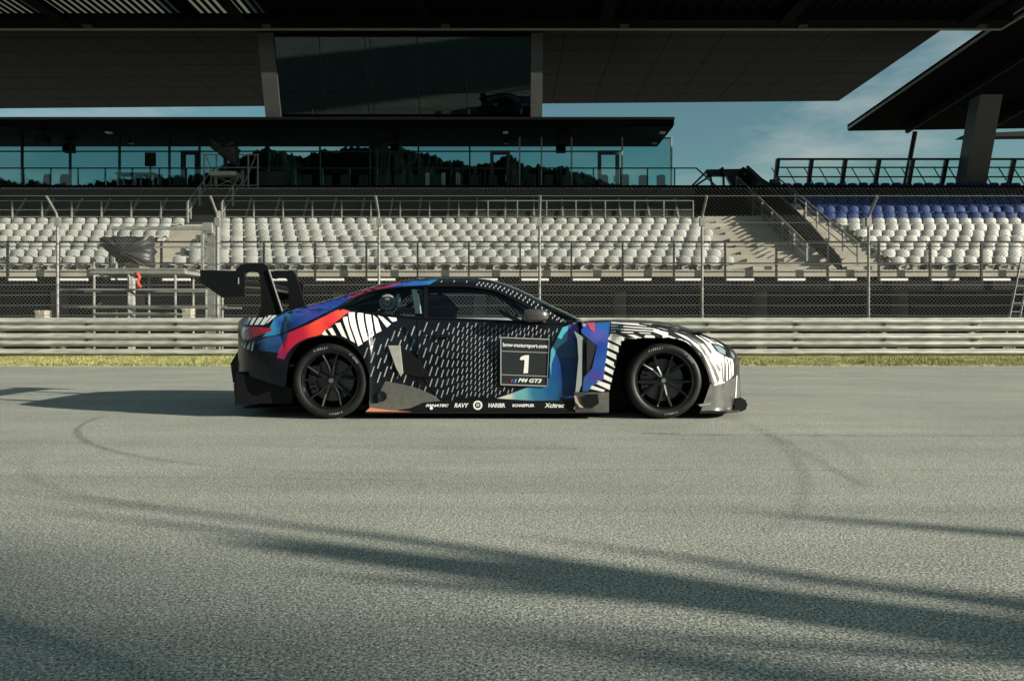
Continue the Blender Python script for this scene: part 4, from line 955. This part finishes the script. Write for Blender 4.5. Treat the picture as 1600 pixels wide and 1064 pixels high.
# rear lower: diffuser and bumper bulge
slab('rear_skirt', [(368, 582), (370, 631), (456, 629.5), (458, 606), (444, 603.5), (410, 594)], -.90, 0.5, M['black'])
MB().prism([C(360, 568, -.6), C(372, 548, -.6), (C(400, 548, -.6)), C(400, 600, -.6), C(364, 598, -.6)][::-1], (0, 1.2, 0)).build('rear_bumper', M['carbon'], car)
slab('diffuser_fence', [(367.5, 596), (365, 601), (367.5, 632), (404, 632), (404, 600)], -.70, 0.02, M['carbon'])
for y in (-0.35, 0.0, 0.33): MB().prism([C(367, 590, y), C(420, 600, y), C(440, 632, y), C(368, 632, y)], (0, 0.02, 0)).build('diffuser_fence', M['carbon'], car)
# rear wing
wing = MB(); af = []
for k in range(25):
    a = 2 * math.pi * k / 24; af.append((0.5 - 0.5 * math.cos(a), 0.055 * math.sin(a) * (1.15 - (0.5 - 0.5 * math.cos(a)))))
w0 = C(380, 440, -.93); ch = 0.33; rows = []
for yv in np.linspace(-.925, .925, 13):
    drop = 0.02 * (1 - (yv / .925) ** 2)
    rows.append([(w0.x - u * ch, YC + yv, w0.z + v * 0.8 - 0.02 + 0.07 * u * u + drop) for u, v in af])
wo_ = wing.grid(rows).build('rear_wing', M['carbon'], car, smooth=50)
for s in (1, -1):
    pl = [(312.5, 421.8), (382, 423.5), (382, 464), (347, 465), (313, 441.5)]
    q = [C(px, py, -.93) for px, py in pl]
    if s < 0: q = [Vector((v.x, 2 * YC - v.y, v.z)) for v in q]
    MB().prism(q[::-1], (0, 0.018 * s, 0)).build('endplate', M['black'], wo_)
    nk = [(384, 427), (368, 424), (369, 420), (377, 413.5), (384, 412), (411, 412), (416, 414.5), (419.5, 421), (440, 484), (441, 493), (403, 495), (408, 478), (406.5, 436), (404.5, 428), (400, 424.5), (390, 424)]
    q = [C(px, py, -.455) for px, py in nk]
    if s < 0: q = [Vector((v.x, 2 * YC - v.y, v.z)) for v in q]
    MB().prism(q[::-1], (0, 0.03 * s, 0)).build('swan_neck', M['black'], wo_)
    if s > 0:
        MB().bar(C(420, 421, -.47), C(441, 486, -.47), 0.012, 0.008).build('neck_edge', M['fin'], wo_)
        MB().box(C(371.5, 0, -.94).x, C(372.8, 0, -.94).x, YC - 0.936, YC - 0.9305, Z(444, 6.54), Z(434, 6.54)).build('endplate_slot', M['fin'], wo_)
# mirrors
for s in (1, -1):
    b = MB(); rows = []; c0 = C(838, 493, -.97)
    for k, (dx, sc) in enumerate(((-0.105, 0.0), (-0.105, 0.85), (-0.06, 1.0), (0.0, 1.0), (0.05, 0.95), (0.085, 0.75), (0.105, 0.4), (0.11, 0))):
        rows.append([Vector((c0.x + dx, c0.y + 0.09 * sc * math.copysign(abs(math.cos(a)) ** 0.6, math.cos(a)), c0.z + 0.056 * sc * math.copysign(abs(math.sin(a)) ** 0.6, math.sin(a)))) for a in np.linspace(0, 2 * math.pi, 17)])
    if s < 0: rows = mirror(rows)
    mo = b.grid(rows).build('mirror', mat('mirror_carbon', (0.09, 0.09, 0.082), 0.3, 0.5, coat=0.4), car, smooth=50)
    a_, b2 = c0 + Vector((0.0, 0.06, -0.02)), C(852, 504, -.80)
    if s < 0: a_, b2 = Vector((a_.x, 2 * YC - a_.y, a_.z)), Vector((b2.x, 2 * YC - b2.y, b2.z))
    MB().bar(a_, b2, 0.03, 0.02).build('mirror_arm', M['black'], mo)

# wheels
def wheel(cx, cy, cz, s, Ro=0.333, rot=0.0):
    c0 = (cx, cy, cz)
    def lp(prof): return [(r, y * s) for r, y in prof]          # y measured inwards from the outer face
    rm = MB().lathe(lp([(0.247, 0.004), (0.252, -0.006), (0.245, -0.008), (0.236, 0.004), (0.230, 0.03), (0.228, 0.28), (0.24, 0.29)]), c0, 56)
    w = rm.build('wheel', M['rim'], car, smooth=40)
    ty = MB().lathe(lp([(0.248, 0.0), (0.258, -0.008), (0.275, -0.016), (0.297, -0.018), (0.314, -0.008), (Ro - 0.006, 0.012), (Ro, 0.035), (Ro, 0.27), (Ro - 0.02, 0.30), (0.26, 0.31), (0.24, 0.30)]), c0, 72)
    ty.build('tyre', M['rubber'], w, smooth=40)
    sk = MB()
    for k in range(5):
        for q in (-1, 1):
            a0 = rot + 2 * math.pi * k / 5 + q * 0.10; a1 = rot + 2 * math.pi * k / 5 + q * 0.27
            def pt(r, a, y, off): ca, sa = math.cos(a), math.sin(a); return Vector((cx + r * ca - off * sa, cy + y * s, cz + r * sa + off * ca))
            for (ra, aa, ya_, wa), (rb, ab, yb3, wb3) in (((0.035, a0, 0.052, 0.016), (0.13, (a0 + a1) / 2, 0.045, 0.012)), ((0.13, (a0 + a1) / 2, 0.045, 0.012), (0.232, a1, 0.016, 0.010))):
                sk.add([pt(ra, aa, ya_, -wa), pt(ra, aa, ya_ - 0.008, 0), pt(ra, aa, ya_, wa), pt(ra, aa, ya_ + 0.035, wa), pt(ra, aa, ya_ + 0.035, -wa),
                        pt(rb, ab, yb3, -wb3), pt(rb, ab, yb3 - 0.008, 0), pt(rb, ab, yb3, wb3), pt(rb, ab, yb3 + 0.035, wb3), pt(rb, ab, yb3 + 0.035, -wb3)],
                       [(0, 1, 6, 5), (1, 2, 7, 6), (2, 3, 8, 7), (3, 4, 9, 8), (4, 0, 5, 9)])
    sk.build('spokes', M['rim'], w)
    MB().lathe(lp([(0.0, 0.03), (0.02, 0.03), (0.022, 0.036), (0.022, 0.05)]), c0, 20).build('hub_nut', M['nut'], w, smooth=35)
    MB().lathe(lp([(0.022, 0.046), (0.055, 0.05), (0.06, 0.09), (0.0, 0.09)]), c0, 28).build('hub', M['rim'], w, smooth=35)
    MB().lathe(lp([(0.06, 0.10), (0.185, 0.10), (0.19, 0.105), (0.19, 0.13), (0.06, 0.13)]), c0, 40).build('brake_disc', mat('brake_disc', (0.10, 0.10, 0.098), 0.35, 0.9), w, smooth=35)
    MB().lathe(lp([(0.0, 0.2), (0.229, 0.2)]), c0, 40).build('inner_face', M['black'], w)
    cal = MB()
    for a in np.linspace(2.5, 3.7, 6):
        cal.box(cx + 0.17 * math.cos(a) - 0.03, cx + 0.17 * math.cos(a) + 0.03, cy + s * 0.07 - 0.02, cy + s * 0.07 + 0.02, cz + 0.17 * math.sin(a) - 0.025, cz + 0.17 * math.sin(a) + 0.025)
    cal.build('brake_caliper', M['carbon'], w)
    if s > 0:
        for body, ang, rr, sz in (('PIRELLI', 1.85, 0.288, 0.024), ('P ZERO', 0.75, 0.288, 0.022), ('PIRELLI', 4.9, 0.288, 0.022)):
            n = len(body)
            for i, ch_ in enumerate(body):
                if ch_ == ' ': continue
                a = ang - (i - (n - 1) / 2) * sz * 0.8 / rr
                text(ch_, sz, (cx + rr * math.cos(a), cy - 0.0195, cz + rr * math.sin(a)), M['tyre_print'], w, rot=(R(90), math.pi / 2 - a, 0), fat=0.0004)
    return w
rw, fw = C(515, 595.5, -.99), C(1038.5, 596, -.985)
for q, rot in ((rw, 0.35), (fw, 0.95)):
    wheel(q.x, YC - 0.99 + 0.018, 0.333, 1, rot=rot); wheel(q.x, YC + 0.99 - 0.018, 0.333, -1, rot=rot)

# ------------------------------------------------------------------ vinyl livery laid on the panels
bv, bf = [], []
for rows in SH.values():
    g = MB().grid(rows, True); o = len(bv); bv += [Vector(v) for v in g.v]; bf += [tuple(i + o for i in f) for f in g.f]
bvh = BVHTree.FromPolygons(bv, bf)
def clip(poly, axis, val, keep_less):
    out = []
    for i in range(len(poly)):
        a, b = poly[i], poly[(i + 1) % len(poly)]
        ia = (a[axis] <= val) == keep_less; ib = (b[axis] <= val) == keep_less
        if ia: out.append(a)
        if ia != ib:
            t = (val - a[axis]) / (b[axis] - a[axis]); out.append((a[0] + (b[0] - a[0]) * t, a[1] + (b[1] - a[1]) * t))
    return out
class Vinyl:
    def __init__(s): s.v, s.f, s.c = [], [], []
    def vert(s, x, z, col, off):
        h = bvh.ray_cast(Vector((x, YC - 2.5, z)), Vector((0, 1, 0)))
        if h[0] is None: return None
        n = h[1] if h[1].y < 0 else -h[1]
        p = h[0] + n * off; s.v.append(p); s.c.append((*col, 1)); return len(s.v) - 1
    def poly(s, pxpoly, y, col, off=0.003, cell=0.02, maxd=0.07):
        tri_src = [(C(px, py, y).x, C(px, py, y).z) for px, py in pxpoly]
        tris = tessellate_polygon([[Vector((a, b, 0)) for a, b in tri_src]])
        for t in tris:
            T = [tri_src[i] for i in t]
            x0_, x1_ = min(p[0] for p in T), max(p[0] for p in T); z0_, z1_ = min(p[1] for p in T), max(p[1] for p in T)
            for i in range(int(math.floor(x0_ / cell)), int(math.floor(x1_ / cell)) + 1):
                A_ = clip(clip(T, 0, (i + 1) * cell, True), 0, i * cell, False)
                if len(A_) < 3: continue
                for j in range(int(math.floor(z0_ / cell)), int(math.floor(z1_ / cell)) + 1):
                    B_ = clip(clip(A_, 1, (j + 1) * cell, True), 1, j * cell, False)
                    if len(B_) < 3: continue
                    n0 = len(s.v); ids = [s.vert(x, z, col(x, z) if callable(col) else col, off) for x, z in B_]
                    if None in ids: continue
                    ys = [s.v[k].y for k in ids]
                    if max(ys) - min(ys) > maxd: continue
                    s.f.append(tuple(ids))
    def build(s, name, kind=None):
        for sgn in (1, -1):
            v = s.v if sgn > 0 else [Vector((p.x, 2 * YC - p.y, p.z)) for p in s.v]
            me = bpy.data.meshes.new(name); me.from_pydata([tuple(p) for p in v], [], s.f if sgn < 0 else [f[::-1] for f in s.f]); me.materials.append(M['livery'])
            a = me.color_attributes.new('paint', 'FLOAT_COLOR', 'POINT'); a.data.foreach_set('color', np.array(s.c, dtype=np.float32).ravel()); me.shade_smooth()
            link(name, me, car, kind=kind)
def Zr(org, sc, pts): return [(org[0] + a / sc, org[1] + b / sc) for a, b in pts]
def grad(y, stops):                                # colour blended between px-space anchor points
    A_ = [(C(px, py, y).x, C(px, py, y).z, np.array(c)) for px, py, c in stops]
    def f(x, z):
        w = np.array([1 / ((x - a) ** 2 + (z - b) ** 2 + 1e-4) ** 1.5 for a, b, _ in A_]); w /= w.sum()
        return tuple(sum(wi * c for wi, (_, _, c) in zip(w, A_)))
    return f
BLUE, PURP, TEAL, RED, ORNG, NAVY = (0.012, 0.045, 0.26), (0.07, 0.05, 0.30), (0.03, 0.22, 0.38), (0.42, 0.012, 0.04), (0.80, 0.065, 0.035), (0.006, 0.022, 0.075)
O1 = (340, 400); v = Vinyl()
v.poly(Zr(O1, 3.8, [(722, 312), (778, 330), (740, 372), (636, 462)] + [((q - 340) * 3.8, (A1(q) - 1.2 - 400) * 3.8) for q in (500, 492, 485, 478, 471, 465, 459, 454, 451, 449)] + [(385, 604), (368, 602), (385, 540), (440, 455), (560, 405), (660, 352)]), -.92,
       grad(-.92, [(535, 486, ORNG), (500, 510, ORNG), (470, 520, RED), (450, 535, RED), (445, 558, (0.25, 0.01, 0.07)), (520, 500, (0.6, 0.03, 0.04))]))
v.build('red_band')
v = Vinyl()
v.poly(Zr(O1, 3.8, [(838, 205), (700, 318), (640, 355), (555, 400), (440, 448), (380, 470), (300, 480), (335, 435), (352, 372), (430, 330), (540, 280), (700, 225), (820, 196)]), -.80,
       grad(-.80, [(545, 460, BLUE), (500, 480, BLUE), (520, 480, BLUE), (470, 495, BLUE), (490, 476, PURP), (450, 500, (0.03, 0.13, 0.30)), (432, 510, TEAL), (445, 505, BLUE), (460, 512, NAVY)]), maxd=0.22)
v.build('blue_band')
v = Vinyl(); v.poly(Zr(O1, 3.8, [(300, 482), (380, 472), (440, 452), (415, 490), (385, 540), (372, 575), (250, 560), (235, 510)]), -.95, grad(-.95, [(420, 525, (0.012, 0.06, 0.13)), (400, 535, NAVY), (435, 540, (0.008, 0.04, 0.12)), (440, 520, BLUE)]))
v.build('navy_corner')
v = Vinyl(); O2 = (600, 425)
v.poly([(544, 467), (553, 456), (566, 449), (590, 442), (612, 437.5), (645, 432.5), (626, 443), (604, 451), (574, 460), (556, 466)], -.62, grad(-.62, [(560, 458, RED), (600, 446, (0.30, 0.012, 0.08)), (630, 438, (0.5, 0.08, 0.08))]))
v.build('red_roof_band')
v = Vinyl()
v.poly([(592, 455), (604, 451), (626, 443), (645, 433), (688, 431), (682, 438), (672, 445), (645, 447), (610, 451)], -.62, grad(-.62, [(590, 453, PURP), (615, 446, BLUE), (650, 439, (0.015, 0.09, 0.36)), (680, 435, (0.02, 0.16, 0.42))]))
v.build('roof_band')
def hatch(q, y, c, nm='white_stripe', off=0.003):
    w = Vinyl(); w.poly(q, y, c, off=off); w.build(nm)
# white hatching on the rear quarter, boot corner, front fender
WH = (0.80, 0.79, 0.75); v = Vinyl()
for q in ([(630, 466), (646, 440), (668, 470), (650, 470)], [(666, 434), (690, 425), (714, 470), (690, 470)], [(708, 402), (738, 396), (778, 490), (748, 475)], [(748, 368), (770, 360), (824, 515), (797, 500)],
          [(770, 335), (802, 335), (867, 520), (842, 535)], [(818, 338), (852, 340), (897, 495), (874, 510)], [(865, 345), (897, 350), (928, 470), (907, 485)], [(910, 350), (940, 372), (970, 445), (940, 460)],
          [(938, 353), (970, 363), (1022, 405), (1000, 425)], [(1000, 362), (1050, 368), (1056, 385), (1030, 392)]):
    hatch(Zr(O1, 3.8, q), -.95, WH)
O5 = (350, 470)
for q in ([(172, 155), (190, 150), (180, 210), (165, 205)], [(195, 150), (235, 140), (215, 210), (190, 210)], [(250, 140), (290, 130), (262, 212), (235, 212)], [(310, 135), (365, 115), (318, 212), (280, 212)], [(370, 135), (440, 108), (375, 212), (335, 212)], [(440, 125), (500, 100), (415, 190), (390, 205)]):
    hatch(Zr(O5, 5.6, q), -.82, (0.62, 0.66, 0.66))
for q in ([(135, 380), (158, 362), (150, 392), (130, 396)], [(160, 395), (200, 360), (182, 412), (160, 412)], [(208, 400), (245, 355), (232, 424), (204, 424)], [(260, 380), (285, 350), (272, 436), (250, 436)]):
    hatch(Zr(O5, 5.6, q), -.88, (0.40, 0.48, 0.52))
O8 = (880, 490)
for q in ([(465, 232), (600, 275), (590, 327), (455, 262)], [(452, 288), (582, 345), (572, 400), (440, 340)], [(445, 372), (557, 425), (547, 472), (435, 415)], [(432, 448), (532, 500), (517, 547), (420, 490)], [(420, 528), (507, 570), (497, 617), (412, 570)],
          [(410, 610), (492, 650), (487, 692), (402, 655)], [(350, 672), (472, 715), (467, 767), (330, 705)], [(290, 722), (422, 770), (400, 786), (265, 755)]):
    hatch(Zr(O8, 6.45, q), -.99, WH)
v = Vinyl()
WP = [(957, 503.5), (1019, 506.5), (1060, 513), (1094, 521.5), (1118, 531), (1134, 539), (1147, 549), (1153, 560), (1154.5, 575), (1153, 588), (1132, 598), (1114, 602), (1109, 592), (1103, 574), (1094, 557), (1082, 543), (1068, 533.5), (1056, 529.5), (1030, 528), (990, 529), (973, 533), (952, 526)]
v.poly(WP, -.94, (0.78, 0.77, 0.74), off=0.003, cell=0.022, maxd=0.3); v.build('white_fender_wrap')
v = Vinyl(); O3 = (860, 460); BK = (0.012, 0.012, 0.013)
def stripe(pts, w0, w1, y=-.96):
    n = len(pts); L1, L2 = [], []
    for i, p_ in enumerate(pts):
        a, b = Vector(pts[max(i - 1, 0)]), Vector(pts[min(i + 1, n - 1)]); d = (b - a).normalized(); nn = Vector((-d.y, d.x)) * (w0 + (w1 - w0) * i / (n - 1)) * 0.68
        L1.append(tuple(Vector(p_) + nn)); L2.append(tuple(Vector(p_) - nn))
    v2 = Vinyl(); v2.poly(L1 + L2[::-1], y, BK, off=0.0045, cell=0.022, maxd=0.3); v2.build('black_stripe')
for k in range(4):
    stripe([(955 - k, 507 + 4.4 * k), (985, 509.5 + 4.0 * k), (1020, 512.5 + 3.4 * k)], 1.9, 1.3)
for k in range(5):
    stripe([(962 + 27 * k, 519 + 0.6 * k), (975 + 27 * k, 524 + 0.6 * k), (990 + 27 * k, 531 + 1.2 * k)], 3.6, 4.6)
for pts, a, b in (([(1000, 507), (1035, 512), (1070, 523), (1092, 538), (1104, 556), (1116, 578), (1125, 599)], 1.8, 4.2),
                  ([(1020, 512), (1050, 520), (1075, 534), (1094, 552), (1106, 575), (1114, 600)], 1.5, 3.4),
                  ([(1020, 508), (1050, 513), (1080, 522), (1098, 534), (1112, 552), (1126, 580)], 1.6, 4.0),
                  ([(1040, 511), (1070, 517), (1092, 524), (1112, 536)], 1.8, 1.8), ([(1064, 514), (1090, 520.5), (1112, 529.5), (1126, 537)], 1.6, 1.6),
                  ([(1030, 516), (1058, 519), (1078, 528)], 1.4, 1.4), ([(1136, 557), (1136, 575), (1135, 597)], 1.5, 3.2), ([(1142, 562), (1143, 580), (1142, 595)], 1.8, 2.4), ([(1128, 560), (1131, 580), (1131, 597)], 2.4, 1.5), ([(1148, 565), (1149, 590)], 1.6, 1.6)):
    stripe(pts, a, b)
# white edging on the front corner
v = Vinyl()
for pts in ([(1150, 588), (1153, 586), (1150, 612), (1146, 642), (1142, 642), (1147, 612)],):
    v.poly(pts, -.7, WH, off=0.004)
v.build('corner_edging')
# blue shapes on the door and fender
hatch([(880, 512), (905, 509), (905, 630), (776, 622), (800, 614), (829, 603), (858, 590), (859, 570), (861, 547)], -.92,
       grad(-.92, [(895, 545, (0.006, 0.035, 0.12)), (880, 580, (0.004, 0.03, 0.14)), (885, 615, (0.003, 0.02, 0.08)), (860, 610, (0.008, 0.08, 0.20)), (840, 612, (0.015, 0.12, 0.24)), (812, 617, (0.12, 0.33, 0.36)), (790, 621, (0.5, 0.52, 0.42)), (866, 580, (0.008, 0.06, 0.22)), (896, 512, PURP)]), 'blue_shape')
hatch([(880, 512), (893, 508), (886, 532), (870, 545), (862, 568), (860.5, 590), (859, 570), (861, 547)], -.92, (0.07, 0.33, 0.42), 'teal_shape', 0.0045)
hatch([(889, 508), (903, 506), (903, 520), (893, 528), (886, 533)], -.92, PURP, 'colour_shape', 0.005)
hatch([(909, 506), (957, 503.5), (951, 528), (943, 592), (930, 600), (918, 611), (910, 611), (912, 590), (925, 575), (933, 540), (918, 528), (909, 520)], -.98,
       grad(-.98, [(950, 510, (0.012, 0.10, 0.32)), (940, 540, BLUE), (937, 570, (0.02, 0.08, 0.34)), (930, 590, PURP), (925, 600, (0.02, 0.09, 0.30)), (915, 512, (0.02, 0.06, 0.28)), (936, 525, (0.07, 0.07, 0.33)), (948, 560, (0.012, 0.08, 0.34))]), 'blue_shape')
hatch([(918, 505), (931, 504.5), (929, 520), (924, 516)], -.96, (0.42, 0.06, 0.10), 'colour_shape', 0.005)
hatch([(897, 505.5), (917, 506), (916, 511), (900, 509)], -.96, (0.35, 0.25, 0.42), 'colour_shape', 0.005)
# grey dashes on the black flanks
v = Vinyl(); DG = (0.27, 0.28, 0.28)
def inpoly(x, y, poly):
    r = False; j = len(poly) - 1
    for i in range(len(poly)):
        if (poly[i][1] > y) != (poly[j][1] > y) and x < (poly[j][0] - poly[i][0]) * (y - poly[i][1]) / (poly[j][1] - poly[i][1]) + poly[i][0]: r = not r
        j = i
    return r
zone = [(617, 500), (660, 500), (731, 503), (817, 507), (876, 511), (868, 530), (858, 540), (857, 526), (781, 526), (779, 604), (812, 606), (790, 616), (768, 620), (700, 622), (662, 615), (640, 602), (578, 590), (572, 560), (565, 545), (602, 516)]
hole = [(604, 538), (652, 556), (672, 592), (640, 590), (600, 545)]
px = 574.0; ci = 0
while px < 880:
    t = min(1, max(0, (px - 640) / 110)); t = t * t * (3 - 2 * t); ln = 16 + (6.2 - 16) * t; gap = 5.5 + (2.6 - 5.5) * t
    py = 500 + (ci % 2) * (ln + gap) * 0.5 + random.uniform(-1, 1) - (1 - t) * ((ci * 3.1) % 7)
    while py < 622:
        a, b = (px + 0.32 * ln / 2, py), (px - 0.32 * ln / 2, py + ln); mid = (px, py + ln / 2)
        if inpoly(*mid, zone) and inpoly(*a, zone) and not inpoly(*mid, hole):
            w_ = 0.85 - 0.1 * t; cc = DG if random.random() < 0.8 else (0.2, 0.21, 0.21)
            v.poly([(a[0] - w_, a[1]), (a[0] + w_, a[1]), (b[0] + w_, b[1]), (b[0] - w_, b[1])], -.93, cc, cell=0.08)
        py += ln + gap
    px += 10.0 + (6.4 - 10.0) * t; ci += 1
for lane, off in ((0, 0.0), (1, 0.5)):                     # roof rail dashes down the windscreen pillar
    for k in range(30):
        s_ = (k + off) / 30; q = 690 + 195 * s_
        if lane == 1 and q < 745: continue
        top, bot = r_(q), t_(q); yy = top + (bot - top) * (0.18 if lane == 0 else 0.50)
        if q < 745 and k % 3: continue
        v.poly([(q + 0.5, yy), (q + 1.9, yy + 0.3), (q + 0.8, yy + 3.4), (q - 0.6, yy + 3.1)], yr_(q), (0.36, 0.36, 0.35), cell=0.08)
v.build('grey_dashes', kind='stuff')
# lamps
def lens(name, poly, y, m, off):
    w = Vinyl(); w.poly(poly, y, (1, 1, 1), off=off, cell=0.02)
    objs = []
    for sgn in (1, -1):
        vv = w.v if sgn > 0 else [Vector((p.x, 2 * YC - p.y, p.z)) for p in w.v]
        me = bpy.data.meshes.new(name); me.from_pydata([tuple(p) for p in vv], [], w.f if sgn < 0 else [f[::-1] for f in w.f]); me.materials.append(m); me.shade_smooth()
        objs.append(link(name, me, car))
    return objs
hl = lens('headlight', [(1106, 536), (1122, 538.5), (1140, 546), (1150, 556), (1150.5, 563), (1143, 561), (1128, 556), (1114, 548)], -.82, mat('headlamp_bezel', (0.012, 0.018, 0.018), 0.15, coat=1.0), 0.006)
lens('headlight_lens', [(1112, 540), (1124, 542), (1133, 548), (1131, 555), (1120, 550)], -.84, M['lamp_glass'], 0.009)
lens('headlight_lens', [(1138, 548), (1146, 555), (1147, 560), (1140, 557)], -.72, M['lamp_glass'], 0.009)
tl = lens('tail_light', Zr(O5, 5.6, [(135, 290), (165, 225), (270, 228), (440, 240), (455, 262), (380, 290), (290, 325), (220, 345), (160, 330)]), -.84, M['lamp_red'], 0.006)
lens('tail_light_lens', Zr(O5, 5.6, [(165, 237), (250, 235), (205, 268), (168, 270)]), -.80, M['lamp_glass'], 0.008)
# number panel
yN = C(820, 565, -.945).y - 0.012
def N(px, py, dy=0.0): q = P(px, py, yN + dy); return q
npn = MB().prism([N(782, 527), N(782.5, 601), N(855, 603.5), N(858.5, 530)][::-1] if False else [N(782, 527), N(858.5, 530), N(855, 603.5), N(782, 601)][::-1], (0, 0.008, 0)).build('number_panel', mat('number_panel_black', (0.013, 0.016, 0.018), 0.45, var=0.1), car)
def line_(a, b, w, m): MB().bar(N(*a, -0.002), N(*b, -0.002), 0.003, w).build('panel_line', m, npn)
for a, b in (((782, 527.3), (858.5, 530.3)), ((782, 600.7), (855, 603.2)), ((784, 548.6), (856.5, 551.2)), ((783.5, 585.4), (855.5, 588))): line_(a, b, 0.009 if a[1] in (527.3, 600.7) else 0.006, M['print_grey'])
for a, b in (((782.6, 528), (782.6, 600.5)), ((858, 531), (854.8, 603))): MB().bar(N(*a, -0.002), N(*b, -0.002), 0.009, 0.003).build('panel_line', M['print_grey'], npn)
tilt = (R(90), R(2.2), 0)
text('bmw-motorsport.com', 0.046, N(820.3, 540, -0.004), M['print'], npn, fat=0.0011, sx=0.93, rot=tilt)
MB().prism([N(770 + a / 10.64, 515 + b / 10.64, -0.004) for a, b in ((447, 497), (468, 452), (535, 426), (602, 426), (584, 722), (510, 725), (530, 505), (460, 503))], (0, 0.002, 0)).build('numeral', M['print'], npn)
text('M4 GT3', 0.045, N(827, 594.8, -0.004), M['print'], npn, shear=0.35, fat=0.0016, sx=1.3, rot=tilt)
for k, cc in enumerate(((0.35, 0.02, 0.03), (0.01, 0.03, 0.2), (0.05, 0.3, 0.6))):
    x_ = 797.5 + 3 * k; MB().prism([N(x_, 597.5, -0.004), N(x_ + 2.4, 597.6, -0.004), N(x_ + 4.4, 592.3, -0.004), N(x_ + 2, 592.2, -0.004)][::-1], (0, 0.001, 0)).build('stripe', mat('print_stripe', cc, 0.5, var=0.05), npn)
# sponsor lettering on the skirt
def S(px, py): return C(px, py, -.985) + Vector((0, -0.002, 0))
for body, px, sz, sh, sx in (('FANATEC', 682, 0.030, 0.4, 1.45), ('SCHAEFFLER', 817.5, 0.032, 0, 1.05), ('RAVY', 720, 0.052, 0.25, 0.9), ('HARIBR', 776, 0.05, 0, 0.85), ('Xcitrac', 866, 0.052, 0.2, 1.05)):
    text(body, sz, S(px, 633.6), M['print'], skirt, shear=sh, fat=0.0012, sx=sx)
MB().lathe([(0.026, 0.0), (0.04, 0.0), (0.04, 0.001), (0.026, 0.001)], S(746.5, 633), 24).build('ring_emblem', M['print'], skirt)
text('o', 0.05, S(746.5, 632), M['print'], skirt, fat=0.001)
for q in (674, 899): MB().lathe([(0, -0.004), (0.014, -0.004), (0.014, 0.002)], S(q, 637.5), 14).build('jack_point', M['print'], skirt)
